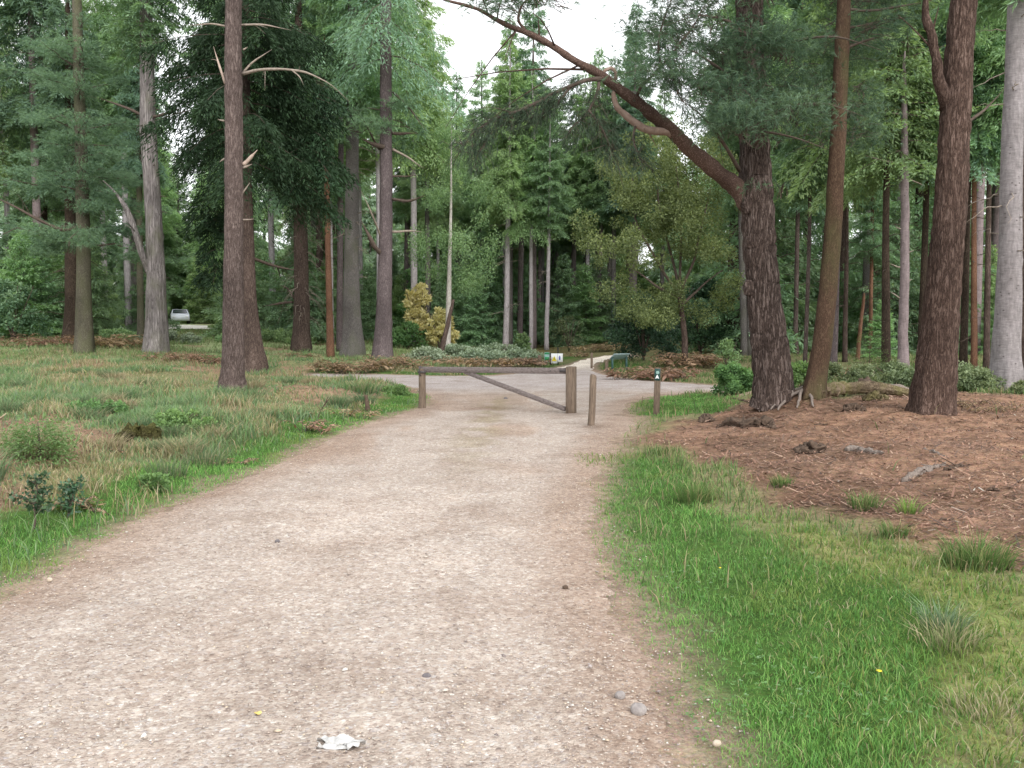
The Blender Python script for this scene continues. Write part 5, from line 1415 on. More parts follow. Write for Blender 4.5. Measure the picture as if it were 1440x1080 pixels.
# grass tussocks, each one a plant
def tussock(label, px, py, n, h, seed, cols=((.10, .18, .05), (.15, .24, .07), (.30, .27, .13)), spread=.10, wd=.006):
    global rng
    b = at(px, py); r = R_(seed)
    a = r.random(n) * 6.283; q = r.random(n) ** .7 * spread
    x = np.cos(a) * q; y = np.sin(a) * q
    H_ = h * r.uniform(.5, 1.1, n); out = (.25 + q / spread * .6) * H_ * r.uniform(.4, 1.3, n)
    col = np.array(cols)[r.choice(len(cols), n, p=[.45, .35, .2])] * r.uniform(.75, 1.2, (n, 1))
    la = a + r.normal(0, .7, n)
    D = np.stack([np.cos(la), np.sin(la), np.zeros(n)], 1); sa = r.random(n) * 6.28
    S = np.stack([np.cos(sa), np.sin(sa), np.zeros(n)], 1) * wd / 2
    B = np.stack([x, y, np.full(n, -.02)], 1)
    m1 = B + D * out[:, None] * .3 + np.array([0, 0, 1]) * (H_ * .55)[:, None]; tp = B + D * out[:, None] + np.array([0, 0, 1]) * (H_ * .88)[:, None]
    V = np.stack([B - S, B + S, m1 + S * .8, m1 - S * .8, tp], 1).reshape(-1, 3); o = (np.arange(n) * 5)[:, None]
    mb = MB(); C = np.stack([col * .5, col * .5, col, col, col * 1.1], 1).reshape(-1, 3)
    mb.v.append(V); mb.c.append(C); mb.n = len(V); mb.f = [o + np.array([[0, 1, 2, 3]]), o + np.array([[3, 2, 4]])]; mb.mi = [np.zeros(n), np.zeros(n)]
    tag(obj('grass_tussock', mb.mesh('grass_tussock', [GRASS]), None, b), label, 'grass tussock')
tussock('large dark rushy tussock at the right border of the needle litter', 1372, 795, 420, .26, 601, spread=.20)
tussock('upright tussock at the corner of the bright verge', 978, 705, 240, .26, 602, spread=.16)
tussock('small tussock alone in the red litter below the biggest pine', 1100, 682, 130, .14, 603, spread=.09)
tussock('tussock with long thin stalks in the litter', 1216, 715, 180, .20, 604, spread=.13)
tussock('yellow-green tussock beside a tussock with long stalks', 1278, 722, 110, .17, 605, ((.20, .32, .07), (.15, .27, .06), (.3, .3, .12)), spread=.08)
tussock('low tussock on the mossy border of the verge', 1258, 752, 160, .15, 606, spread=.12)
tussock('pale straw tussock lying over the mossy ground', 1335, 905, 220, .16, 607, ((.30, .30, .16), (.20, .27, .10), (.42, .36, .22)), spread=.16)
tussock('bluish tussock in the mossy foreground', 1325, 885, 120, .20, 608, ((.16, .24, .13), (.20, .28, .16), (.34, .31, .2)), spread=.10)
tussock('dry straw clump at the right bottom of the turf', 1400, 1010, 260, .10, 609, ((.42, .36, .24), (.34, .30, .18), (.25, .26, .12)), spread=.22)
tussock('dark tuft at the base of the right gate-side verge', 935, 637, 160, .14, 610, ((.06, .12, .03), (.09, .16, .04), (.2, .2, .1)), spread=.22)
tussock('dark wispy clump on the left bank below the pinkish pine', 290, 655, 220, .30, 611, ((.10, .15, .07), (.14, .2, .09), (.27, .25, .15)), spread=.25)
tussock('tall wispy clump beside the verge on the left bank', 235, 668, 160, .30, 612, ((.12, .18, .09), (.16, .22, .1), (.3, .28, .18)), spread=.2)
tussock('rush clump at the foot of the pinkish pine', 350, 560, 220, .34, 613, ((.12, .2, .09), (.16, .25, .11), (.3, .28, .17)), spread=.35, wd=.012)
tussock('grassy clump left of the gate', 505, 552, 240, .36, 614, ((.10, .18, .07), (.14, .24, .08), (.26, .25, .14)), spread=.5, wd=.014)

def clover():
    n = 9000; y = 2.4 + rng.random(n) ** 1.3 * 8; x = rng.uniform(.7, 4.5, n)
    sp, lush, moss, lit, ll = zones(x, y)
    k = (sp > .02) & (rng.random(n) < (sst(.5, .62, fbm(x * 2.4, y * 2.4, 121)) * np.clip(1.2 - sp, .12, 1) * np.clip(lush + .4, 0, 1) * (1 - lit))); x, y = x[k], y[k]; n = len(x)
    V = []; C = []
    P = np.stack([x, y, hbase(x, y) + rng.uniform(.015, .045, n)], 1); a0 = rng.random(n) * 6.28; L = rng.uniform(.008, .018, n)
    for j in range(3):
        a = a0 + j * 2.094; D = np.stack([np.cos(a), np.sin(a), rng.uniform(0, .3, n)], 1); S = np.stack([-np.sin(a), np.cos(a), 0 * a], 1)
        V.append(np.stack([P, P + D * (L * .6)[:, None] + S * (L * .5)[:, None], P + D * L[:, None], P + D * (L * .6)[:, None] - S * (L * .5)[:, None]], 1).reshape(-1, 3))
    V = np.concatenate(V); c = pick(n, [[.10, .22, .06], [.15, .28, .10], [.19, .30, .15]], [.4, .4, .2]); C = np.tile(np.repeat(c, 4, 0), (3, 1))
    tag(obj('clover', mk_mesh('clover', V, [np.arange(len(V)).reshape(-1, 4)], [GRASS], None, C)), 'small clover leaves in the turf beside the path', 'ground cover', None, 'stuff')
clover()
rt = R_(650); kind_cols = (((.12, .19, .09), (.17, .25, .12), (.30, .28, .17)), ((.33, .28, .17), (.25, .24, .12), (.40, .34, .22)), ((.10, .17, .08), (.14, .22, .11), (.22, .24, .13)))
kind_lab = (('grey-green grass tussock on the left bank', 'grey-green tussocks of the bank'), ('straw coloured dead grass tussock on the left bank', 'straw tussocks of the bank'), ('dark green wispy tussock on the left bank', 'dark tussocks of the bank'))
protos_t = []
for kk_ in range(3):
    tussock(kind_lab[kk_][0], 260 + 40 * kk_, 640 - 22 * kk_, 260, .28, 660 + kk_, kind_cols[kk_], spread=.17, wd=.008)
    o_ = [q for q in COL.objects if q.name.startswith('grass_tussock')][-1]; o_['group'] = kind_lab[kk_][1]; protos_t.append(o_)
cnt = 0
while cnt < 66:
    yy_ = rt.uniform(7, 27); xx_ = -rt.uniform(2.6, yy_ * .62)
    z_ = zones(np.array([xx_]), np.array([yy_]))
    if z_[0][0] < .9 or z_[1][0] > .3: continue
    src = protos_t[rt.choice(3, p=[.45, .25, .3])]; c_ = src.copy(); COL.objects.link(c_); k_ = rt.uniform(.6, 1.35)
    c_.location = (xx_, yy_, hz(xx_, yy_)); c_.rotation_euler = (0, 0, rt.uniform(0, 6.28)); c_.scale = (k_ * 1.2, k_ * 1.2, k_); cnt += 1
for i, (px, py, w, h, n, lab) in enumerate([(110, 720, 110, 34, 16, 'pale dead fern clump behind the holly-like sapling'), (498, 588, 44, 24, 14, 'dead fern clump by the small rotten stake'), (440, 608, 46, 28, 16, 'grey-brown dead fern at the foot of the bare twig'),
                                           (325, 652, 70, 14, 12, 'brown flattened fern at the top of the left verge'), (120, 628, 110, 16, 18, 'low brown dead fern beside the feathery little conifer'), (400, 580, 90, 18, 14, 'pale brown fern right of the pinkish pine')]):
    bracken(lab, px, py, w, h, n, 560 + i, .62)
for i, (px, py, w, h, lab) in enumerate([(135, 585, 120, 20, 'heathery green clump on the bank below the dark trunks'), (255, 600, 110, 22, 'heathery clump left of the pinkish pine foot'), (560, 556, 50, 14, 'small green clump beside the slam post'), (215, 690, 60, 20, 'leafy clump by the tall wispy tussock')]):
    px_bush('heath_plant', lab, px, py, w, h, 'bush', 3200, 470 + i, (.02, .055), None, 34, .45, 'plant')

# ------------------------------------------------------------------ gate, posts and signs
def post_mesh(w, h, kind='square', seg=14, seed=0, mats=('timber', 'endgrain')):
    mb = MB(); r = R_(seed)
    if kind == 'square': mb.box(0, 0, h / 2 - .05, w, w, h + .1, 0, None, w * .06)
    else:
        z = np.array([-.1, 0, h * .3, h * .6, h - .02, h]); mb.tube(np.stack([r.normal(0, .003, 6), r.normal(0, .003, 6), z], 1), w / 2 * np.array([1.04, 1.04, 1.0, .99, .98, .86]), seg, 0, None, True)
    return mb
pr = at(803, 582); pl = at(594, 574)
gate = thing('barrier_gate', 'wooden swing barrier with top rail and diagonal brace across the path', 'gate', pr)
hr = 67 * pr[1] / F; hl = 57 * pl[1] / F
rel = pl - pr
yaw = math.atan2(-rel[1], -rel[0])
mb = MB(); mb.box(0, 0, hr / 2 - .1, .165, .175, hr + .2, 0, Matrix.Rotation(yaw, 4, 'Z'), .012)
obj('post', mb.mesh('post', [M['timber']]), gate)
# rail from pivot post past the slam post
dirv = Vector((rel[0], rel[1], 0)).normalized(); Lr = Vector((rel[0], rel[1], 0)).length
rz0 = hr - .085; rz1 = rel[2] + hl - .035
rail_len = math.hypot(Lr - .1 + .06, rz1 - rz0)
mid = dirv * ((.105 + Lr + .06) / 2); pitch = math.atan2(rz1 - rz0, Lr)
rot = Matrix.Rotation(math.atan2(dirv[1], dirv[0]), 4, 'Z') @ Matrix.Rotation(-pitch, 4, 'Y')
mb = MB(); mb.box(mid[0], mid[1], (rz0 + rz1) / 2, Lr + .06 - .105, .075, .115, 0, rot, .008)
obj('rail', mb.mesh('rail', [M['rail']]), gate)
bx0 = dirv * .11; bx1 = dirv * (Lr * (803 - 657) / (803 - 594) * 1.0)
zb0 = .085; zb1 = rz0 - .055
bv = bx1 - bx0; bl = math.hypot(bv.length, zb1 - zb0)
rot = Matrix.Rotation(math.atan2(dirv[1], dirv[0]), 4, 'Z') @ Matrix.Rotation(-math.atan2(zb1 - zb0, bv.length), 4, 'Y')
mm = (bx0 + bx1) / 2; mb = MB(); mb.box(mm[0], mm[1], (zb0 + zb1) / 2, bl, .06, .085, 0, rot, .006)
obj('brace', mb.mesh('brace', [M['rail']]), gate)
mb = MB()
mb.box(dirv[0] * .12, dirv[1] * .12 - .045, rz0, .22, .012, .05, 0, Matrix.Rotation(math.atan2(dirv[1], dirv[0]), 4, 'Z'))
mb.tube([(dirv[0] * .1, dirv[1] * .1 - .06, rz0 - .02), (dirv[0] * .1, dirv[1] * .1 - .06, rz0 + .03)], [.012, .012], 8)
obj('hinge_strap', mb.mesh('hinge_strap', [M['metal']]), gate)
for k_ in (.22, .42, Lr * .69):
    mb = MB(); c_ = dirv * k_; zz_ = rz0 + (rz1 - rz0) * k_ / Lr
    mb.tube([(c_[0], c_[1] - .035, zz_), (c_[0] - .003, c_[1] - .052, zz_)], [.016, .014], 8); obj('bolt', mb.mesh('bolt', [M['metal']]), gate)
sl = thing('slam_post', 'round wooden post in the grass carrying the free end of the barrier', 'post', pl)
mb = post_mesh(.145, hl - .02, 'round', 16, 3)
obj('shaft', mb.mesh('shaft', [M['timber']], True), sl)
mb = MB(); a0 = np.linspace(0, 1, 9)
mb.tube([(-.02, -.06, hl - .15), (-.05, -.085, hl - .14), (-.05, -.085, hl + .03), (-.02, -.05, hl + .035)], [.012] * 4, 6)
mb.box(0, -.075, hl - .08, .16, .01, .05)
obj('latch', mb.mesh('latch', [M['metal']]), sl)
pb = at(831, 600); hp = 73 * pb[1] / F
bp_ = thing('bollard_post', 'short round wooden post standing alone right of the barrier', 'post', pb)
bp_.rotation_euler = (0, math.radians(2.6), 0)
obj('shaft', post_mesh(.112, hp, 'round', 16, 4).mesh('shaft', [M['timber']], True), bp_)
# waymark post
pw = at(923, 583); hw = 66 * pw[1] / F
wm = thing('waymark_post', 'square wooden waymark post with green arrow plate on the small lawn', 'waymark', pw)
wm.rotation_euler = (0, math.radians(1.2), math.radians(-14))
obj('shaft', post_mesh(.105, hw, 'square', 8, 5).mesh('shaft', [M['timber']]), wm)
M['green'] = plain_mat('green_plate', (.012, .045, .042), (.02, .065, .058), 20, .5, 0)
M['palegreen'] = plain_mat('pale_green_paint', (.20, .34, .31), (.25, .39, .36), 20, .6, 0)
M['white'] = plain_mat('white_paint', (.74, .76, .78), (.82, .83, .84), 14, .6, 0)
M['yellowp'] = plain_mat('yellow_paint', (.75, .62, .03), (.82, .68, .05), 14, .6, 0)
M['bluep'] = plain_mat('blue_paint', (.08, .09, .35), (.12, .13, .42), 14, .6, 0)
M['black'] = plain_mat('black_paint', (.02, .02, .02), (.03, .03, .03), 14, .6, 0)
M['signgreen'] = plain_mat('sign_green', (.02, .20, .07), (.03, .25, .09), 14, .6, 0)
M['boardblue'] = plain_mat('board_face', (.22, .30, .32), (.30, .38, .40), 8, .6, 0)
ph = 16.5 * pw[1] / F
mb = MB(); mb.box(0, -.0575, hw - ph / 2 - .012, .100, .008, ph, 0, None, .002)
plate = obj('arrow_plate', mb.mesh('arrow_plate', [M['green']]), wm)
def disc(mb, cx, y, cz, rad, n=20, mi=0):
    a = np.arange(n) / n * 6.2832
    v = np.vstack([[cx, y, cz], np.stack([cx + np.cos(a) * rad, np.full(n, y), cz + np.sin(a) * rad], 1)])
    mb.add(v, [[0, 1 + i, 1 + (i + 1) % n] for i in range(n)], mi)
def flatpoly(mb, pts, y, mi=0):
    v = [(p_[0], y, p_[1]) for p_ in pts]; c_ = np.mean(np.array(v), 0); n = len(v)
    mb.add(np.vstack([c_, v]), [[0, 1 + i, 1 + (i + 1) % n] for i in range(n)], mi)
mb = MB(); disc(mb, .005, -.0655, hw - ph * .38, .030); obj('disc', mb.mesh('disc', [M['palegreen']]), plate)
zc = hw - ph * .78
mb = MB(); flatpoly(mb, [(-.036, zc - .028), (0, zc - .012), (.036, zc - .028), (.006, zc + .04), (-.006, zc + .04)], -.0655); obj('arrow', mb.mesh('arrow', [M['white']]), plate)

# signs by the far path
def face(o, deg): o.rotation_euler = (0, 0, math.radians(deg))
ps = at(774, 513); s_ = ps[1] / F
sg = thing('warning_sign', 'white board with yellow warning triangle and a bluish notice on a dark post', 'sign', ps)
obj('post', post_mesh(.075, 17 * s_, 'square', 8, 6).mesh('post', [M['black']]), sg)
mb = MB(); mb.box(.165, -.05, 9 * s_, .28, .02, 14 * s_, 0, None, .004); pn = obj('panel', mb.mesh('panel', [M['white']]), sg)
zc = 9.5 * s_
mb = MB(); flatpoly(mb, [(.055, zc - .13), (.275, zc - .13), (.165, zc + .10)], -.063); obj('triangle', mb.mesh('triangle', [M['yellowp']]), pn)
mb = MB(); flatpoly(mb, [(.158, zc - .06), (.172, zc - .06), (.178, zc + .03), (.152, zc + .03)], -.066); disc(mb, .165, -.066, zc - .088, .012); obj('mark', mb.mesh('mark', [M['black']]), pn)
mb = MB(); mb.box(.425, -.045, 10 * s_, .225, .02, 12 * s_, 0, None, .004); pn2 = obj('panel', mb.mesh('panel', [M['white']]), sg)
mb = MB(); disc(mb, .40, -.058, 12 * s_, .028); flatpoly(mb, [(.37, 6.8 * s_), (.43, 6.8 * s_), (.44, 11 * s_), (.36, 11 * s_)], -.058); obj('mark', mb.mesh('mark', [M['bluep']]), pn2)
mb = MB(); mb.box(.33, 0, .36, .055, .055, .8); obj('post', mb.mesh('post', [M['black']]), sg)
pg_ = at(769, 514); s_ = pg_[1] / F
sg = thing('notice_board', 'small white and green notice left of the warning sign', 'sign', pg_)
obj('post', post_mesh(.07, 19 * s_, 'square', 8, 7).mesh('post', [M['green']]), sg)
mb = MB(); mb.box(0, -.045, 11.5 * s_, .22, .02, 14 * s_, 0, None, .004); pn = obj('panel', mb.mesh('panel', [M['palegreen']]), sg)
mb = MB(); mb.box(0, -.058, 9.5 * s_, .17, .006, 5 * s_); mb.box(0, -.058, 17 * s_, .20, .006, 2.2 * s_); obj('green_band', mb.mesh('green_band', [M['signgreen']]), pn)
for (px, py, h, w, lab) in ((759, 515, 15, .16, 'thick wooden stump post beside the small green notice'), (753, 514, 10, .12, 'shorter wooden stump post left of a thicker one')):
    q = at(px, py); t_ = thing('marker_post', lab, 'post', q); obj('shaft', post_mesh(w, h * q[1] / F, 'round', 12, 8).mesh('shaft', [M['timber']], True), t_)
q = at(832, 518); t_ = thing('marker_post', 'slim brown post at the mouth of the far path', 'post', q)
obj('shaft', post_mesh(.085, 22 * q[1] / F, 'square', 8, 9).mesh('shaft', [M['timber']]), t_)
q = at(853, 522); t_ = thing('marker_post', 'stubby dark wooden post left of the low information board', 'post', q)
obj('shaft', post_mesh(.14, 15 * q[1] / F, 'round', 12, 10).mesh('shaft', [M['timber']], True), t_)
q = at(861, 522); s_ = q[1] / F
ib = thing('information_board', 'low blue-green information board on two dark legs by the far path', 'sign', q)
for (px, hh, dy) in ((0, 18, 0), (.56, 20, 1.6)):
    gz = hz(q[0] + px, q[1] + dy * 0 + .35 * (px > 0)) - q[2]
    mb = MB(); mb.box(px, .35 * (px > 0), (20 * s_ + gz) / 2 - .05, .075, .075, 20 * s_ - gz + .1, 0, None, .005); obj('leg', mb.mesh('leg', [M['green']]), ib)
ang = math.atan2(.35, .56)
rot = Matrix.Rotation(ang, 4, 'Z') @ Matrix.Rotation(math.radians(-35), 4, 'X')
mb = MB(); mb.box(.28, .14, 20.5 * s_, .74, .36, .03, 0, rot, .006); pn = obj('panel', mb.mesh('panel', [M['boardblue']]), ib)
mb = MB()
for k in range(3):
    o_ = rot @ Vector((-.02 + .03 * (k % 2), -.09 + .09 * k, .019)); mb.box(.28 + o_[0], .14 + o_[1], 20.5 * s_ + o_[2], .50 - .06 * k, .028, .004, 0, rot)
obj('print', mb.mesh('print', [M['palegreen']]), pn)

# ------------------------------------------------------------------ car far off on the road
def car():
    q = gp(254, 88.0)
    t = thing('parked_car', 'pale car parked far off just behind the pale forest road', 'car', (q[0], q[1], q[2] + .05)); t.rotation_euler = (0, 0, math.radians(-68))
    prof = [(-2.0, .35), (-2.05, .75), (-1.9, .92), (-1.35, .98), (-.75, 1.42), (.75, 1.45), (1.5, 1.02), (1.95, .9), (2.05, .55), (2.0, .32)]
    n = len(prof); V = []
    for (yy, k) in ((-.85, .94), (-.80, 1.0), (.80, 1.0), (.85, .94)):
        for (x_, z_) in prof:
            tw = .82 if z_ > 1.2 else 1.0
            V.append((x_ * (k if abs(yy) > .82 else 1), yy * tw, .35 + (z_ - .35) * (k if abs(yy) > .82 else 1)))
    fs = [[r_ * n + i, r_ * n + (i + 1) % n, (r_ + 1) * n + (i + 1) % n, (r_ + 1) * n + i] for r_ in range(3) for i in range(n)]
    mb = MB(); mb.add(V, fs)
    for r_ in (0, 3):
        c_ = np.mean(np.array(V[r_ * n:(r_ + 1) * n]), 0); k = mb.n
        mb.add(np.vstack([c_, V[r_ * n:(r_ + 1) * n]]), [[0, 1 + i, 1 + (i + 1) % n] if r_ == 3 else [0, 1 + (i + 1) % n, 1 + i] for i in range(n)])
    M['carpaint'] = plain_mat('car_paint', (.58, .61, .68), (.62, .65, .72), 3, .3, 0, spec=.5); M['carglass'] = plain_mat('car_glass', (.02, .025, .035), (.03, .035, .05), 3, .1, 0, spec=.5); M['tyre'] = plain_mat('tyre_rubber', (.015, .015, .015), (.025, .025, .025), 20, .8, 0)
    obj('body', mb.mesh('body', [M['carpaint']]), t)
    for sgn in (-1, 1):
        mb = MB(); yv = sgn * .745
        v = [(-1.15, yv * 1.07, 1.02), (1.25, yv * 1.07, 1.04), (.68, yv * .97, 1.38), (-.72, yv * .97, 1.36)]; mb.add(v, [[0, 1, 2, 3]]); obj('side_window', mb.mesh('side_window', [M['carglass']]), t)
    for (xa, xb) in ((1.47, .80), (-1.37, -.80)):
        mb = MB(); e = .02 if xa > 0 else -.02; mb.add([(xa + e, -.68, 1.06), (xa + e, .68, 1.06), (xb + e, .60, 1.43), (xb + e, -.60, 1.43)], [[0, 1, 2, 3]]); obj('windscreen', mb.mesh('windscreen', [M['carglass']]), t)
    for x_ in (-1.25, 1.3):
        for yv in (-.78, .78):
            mb = MB(); mb.tube([(x_, yv - .1, .32), (x_, yv + .1, .32)], [.32, .32], 20); w = obj('wheel', mb.mesh('wheel', [M['tyre']]), t)
            mb = MB(); mb.tube([(x_, yv + math.copysign(.09, yv), .32), (x_, yv + math.copysign(.115, yv), .32)], [.19, .17], 14); obj('rim', mb.mesh('rim', [M['carpaint']]), w)
    for yv in (-.6, .6):
        mb = MB(); mb.box(2.02, yv, .72, .08, .28, .13, 0, None, .02); obj('headlight', mb.mesh('headlight', [M['white']]), t)
car()

# ------------------------------------------------------------------ logs, stumps, sticks
M['moss'] = plain_mat('moss', (.10, .12, .025), (.22, .23, .05), 30, 1, .6)
M['rot'] = plain_mat('rotten_wood', (.045, .03, .022), (.13, .09, .065), 16, .95, .7)
M['mosslog'] = bark_mat('mossy_log', (0.24, 0.18, 0.12), (0.04, 0.03, 0.02), (0.28, 0.22, 0.15), 14, 1, .9, .22, (0.17, 0.18, 0.04))
M['mossstump'] = bark_mat('mossy_stump', (0.13, 0.11, 0.06), (0.02, 0.016, 0.01), (0.17, 0.16, 0.06), 22, 1, 1.0, .5, (0.16, 0.17, 0.035))
def log(name, label, q, rad, mat, seed, cat='log', amp=.015, lump=.25, lift_=.4, stub=0):
    r = R_(seed); G = [at(*p_) for p_ in q]; b = G[0]
    P = np.array([tuple(g_ - b) for g_ in G]); P[:, 2] += np.array(rad) * lift_
    d = np.r_[0, np.cumsum(np.linalg.norm(np.diff(P, axis=0), axis=1))]
    o_, t_ = wiggle_line(P, 60, r, amp); R = np.interp(t_ * d[-1], d, rad)
    mb = MB(); hf = 1.0 if lump > .3 else .55
    mb.tube(o_, R, 28, 0, None, True, lambda Rr, ang, PP: Rr * np.maximum(.12, 1 + lump * (vnoise(ang * 1.6 + 3, t_[:, None] * 12 + 0 * ang, seed) - .5) * 2 + hf * (np.abs(vnoise(ang * 4.5, t_[:, None] * 26 + 0 * ang, seed + 3) - .5) * 2 - .5) * .8 + hf * (vnoise(ang * 9, t_[:, None] * 60 + 0 * ang, seed + 7) - .5) * .5))
    for _ in range(stub):
        i = r.integers(8, 54); s4 = np.linspace(0, 1, 4); d4 = unit(r.normal(0, 1, (1, 3)))[0]; d4[2] = abs(d4[2]) * .6
        mb.tube(o_[i] + d4 * r.uniform(.08, .3) * s4[:, None], .3 * R[i] * (1 - .7 * s4) + .002, 5)
    return tag(obj(name, mb.mesh(name, [M[mat]], True), None, b), label, cat)
log('fallen_log', 'mossy yellow-green fallen log behind the leaning pine', [(1150, 561), (1180, 559), (1215, 556), (1250, 557), (1285, 558)], [.09, .12, .12, .10, .06], 'mosslog', 701, lift_=1.35, stub=5)
log('fallen_log', 'pale barkless branch lying across a mossy log', [(1195, 552), (1230, 552), (1262, 553), (1290, 555)], [.03, .05, .045, .02], 'greywood', 702, lift_=3.0)
log('rotten_stump', 'dark rotten lump below the mossy log', [(1188, 578), (1200, 577), (1216, 577)], [.05, .07, .03], 'rot', 703, 'stump', lump=.5)
log('rotten_stump', 'small dark stump rising behind the mossy log', [(1205, 548), (1216, 547), (1226, 548)], [.05, .14, .05], 'rot', 704, 'stump', lump=.5)
log('rotten_stump', 'rotten mossy chunk under the log', [(1215, 563), (1230, 564), (1245, 562)], [.05, .09, .05], 'mosslog', 705, 'stump', lump=.5)
log('rotten_wood', 'dark broken rotten wood in front of the biggest pine', [(1008, 601), (1030, 599), (1052, 600), (1075, 598), (1090, 603)], [.02, .07, .06, .08, .03], 'rot', 706, 'deadwood', .03, .6, stub=6)
log('rotten_wood', 'short grey root stub at the edge of the litter', [(985, 594), (993, 591), (1001, 593)], [.03, .07, .03], 'rot', 707, 'deadwood', .02, .5)
log('rotten_stump', 'crumbling reddish-brown stump in the red litter', [(1122, 640), (1134, 636), (1148, 637), (1158, 632)], [.03, .08, .06, .03], 'rot', 708, 'stump', .02, .7, .5)
log('stick', 'short grey log lying flat in the litter', [(1190, 633), (1205, 634), (1238, 638)], [.035, .04, .02], 'greywood', 709, 'stick')
log('stick', 'grey weathered branch slanting across the litter', [(1272, 678), (1290, 668), (1305, 661), (1328, 655)], [.03, .04, .035, .015], 'greywood', 710, 'stick', stub=4)
log('stick', 'thin dark branch continuing beside a grey weathered one', [(1330, 662), (1348, 657), (1362, 654)], [.014, .018, .008], 'rot', 711, 'stick', stub=3)
log('stick', 'pale thin stick left of the red pine roots', [(1298, 632), (1315, 637), (1330, 642)], [.012, .014, .008], 'greywood', 712, 'stick')
log('stick', 'long thin dark stick by the large rushy tussock', [(1278, 740), (1320, 733), (1368, 728)], [.008, .010, .006], 'rot', 713, 'stick', stub=2)
log('stick', 'thin stick on the ground behind the waymark lawn', [(1012, 560), (1035, 562), (1056, 566)], [.02, .025, .015], 'rot', 714, 'stick')
log('rotten_stump', 'brown rotten stump in the bracken right of the far path', [(945, 533), (953, 531), (962, 532)], [.05, .17, .06], 'rot', 715, 'stump', lump=.6)
for i, (px, py, lab) in enumerate(((1150, 712, 'tiny dark twig piece near the small litter tussock'), (1388, 690, 'dark chip of wood at the right of the litter'), (1145, 598, 'dark chip below the leaning pine'))):
    log('stick', lab, [(px, py), (px + 8, py - 1), (px + 18, py)], [.008, .012, .005], 'rot', 720 + i, 'stick')
log('mossy_stump', 'mossy old stump with a dark spike on the left bank', [(168, 622), (185, 617), (205, 618), (222, 622)], [.05, .12, .14, .05], 'mossstump', 730, 'stump', .02, .6)
log('spike', 'dark pointed snag standing on the mossy stump', [(186, 616), (187, 615)], [.03, .02], 'rot', 731, 'snag')
for (px, py, hh, ln_, lab) in ((445, 590, 32, 16, 'bare dark twig sticking up beside the left verge'), (518, 578, 22, -3, 'small rotten stake in the grass left of the barrier')):
    q = at(px, py); s_ = q[1] / F; r = R_(px); mb = MB()
    P = np.array([[0, 0, -.05], [ln_ * .3 * s_, 0, hh * .35 * s_], [ln_ * .8 * s_, .02, hh * .75 * s_], [ln_ * s_, 0, hh * s_]]); o_, t_ = wiggle_line(P, 10, r, .008)
    mb.tube(o_, (.012 if ln_ > 0 else .06) * (1 - .5 * t_), 8)
    if ln_ > 0:
        for k in (4, 6, 7): s4 = np.linspace(0, 1, 3)[:, None]; mb.tube(o_[k] + np.array([r.uniform(-.15, .15), r.uniform(-.05, .05), .09]) * s4, [.006, .005, .003], 5)
    tag(obj('dead_stick' if ln_ > 0 else 'rotten_stake', mb.mesh('stick', [M['rot']], True), None, q), lab, 'stick')

# saplings on the left bank
def sapling(label, px, py, hpx, seed, kind):
    r = R_(seed); b = at(px, py); h = hpx * b[1] / F
    root = thing('sapling', label, 'sapling', b)
    if kind == 'holly':
        P = np.array([[0, 0, -.02], [.02, 0, h * .4], [.05, .01, h * .75], [.03, 0, h]]); o_, t_ = wiggle_line(P, 12, r, .008); mb = MB(); mb.tube(o_, .012 * (1 - .7 * t_), 7)
        c = []; rd = []
        for _ in range(14):
            i = r.integers(4, 12); d = r.normal(0, .055, 3) * (1.2 - t_[i] * .5); d[2] = abs(d[2]) * 1.1
            mb.tube(o_[i] + d * np.linspace(0, 1, 4)[:, None], [.006, .005, .004, .002], 4); c.append(o_[i] + d); rd.append(.055)
        obj('stem', mb.mesh('stem', [M['twig']]), root)
        obj('leaves', cluster_crown(c, rd, 420, r, (.025, .05), .6, None, .45).mesh('leaves', [M['holly'], M['twig']]), root)
    else:
        mb = MB(); mb.tube([(0, 0, -.02), (.01, 0, h * .5), (0, 0, h)], [.014, .01, .004], 6); obj('stem', mb.mesh('stem', [M['twig']]), root)
        obj('foliage', conifer_crown(h * .92, h * .48, 40, 3400, r, droop=.15, leafL=(.03, .06), wratio=.3, power=.6, e_low=.05, hang=.2, limb=.012).mesh('foliage', [M['bush'], M['twig']]), root)
sapling('small dark holly-like sapling with glossy leaves near the left verge', 46, 745, 72, 801, 'holly')
sapling('low dark leafy sprig right of a holly-like sapling', 95, 728, 40, 802, 'holly')
sapling('feathery little conifer sapling on brown litter at the left', 55, 648, 55, 803, 'fir')
sapling('slight green seedling tree standing below the leaning pine stump line', 1222, 525, 60, 804, 'fir')

# ------------------------------------------------------------------ small things on the path
M['paper'] = plain_mat('paper', (.40, .395, .385), (.54, .535, .525), 30, .9, .4)
def paper():
    b = at(480, 1056); r = R_(901); n = 12
    X, Yv = np.meshgrid(np.linspace(-.5, .5, n), np.linspace(-.5, .5, n)); x = X.ravel(); y = Yv.ravel()
    V = np.stack([x * .155 + (vnoise(y * 4, x * 4, 2) - .5) * .05, y * .085 * (1 - .4 * np.abs(x)) + (vnoise(x * 4 + 3, y * 4, 3) - .5) * .05, .028 + (vnoise(x * 6 + 7, y * 6, 4) - .35) * .034 + np.abs(x) * .006], 1)
    I = np.arange(n * n).reshape(n, n); q = np.stack([I[:-1, :-1], I[:-1, 1:], I[1:, 1:], I[1:, :-1]], -1).reshape(-1, 4)
    tag(obj('paper_scrap', mk_mesh('paper_scrap', V, [q], [M['paper']]), None, b), 'crumpled white scrap of paper lying on the gravel', 'litter')
paper()
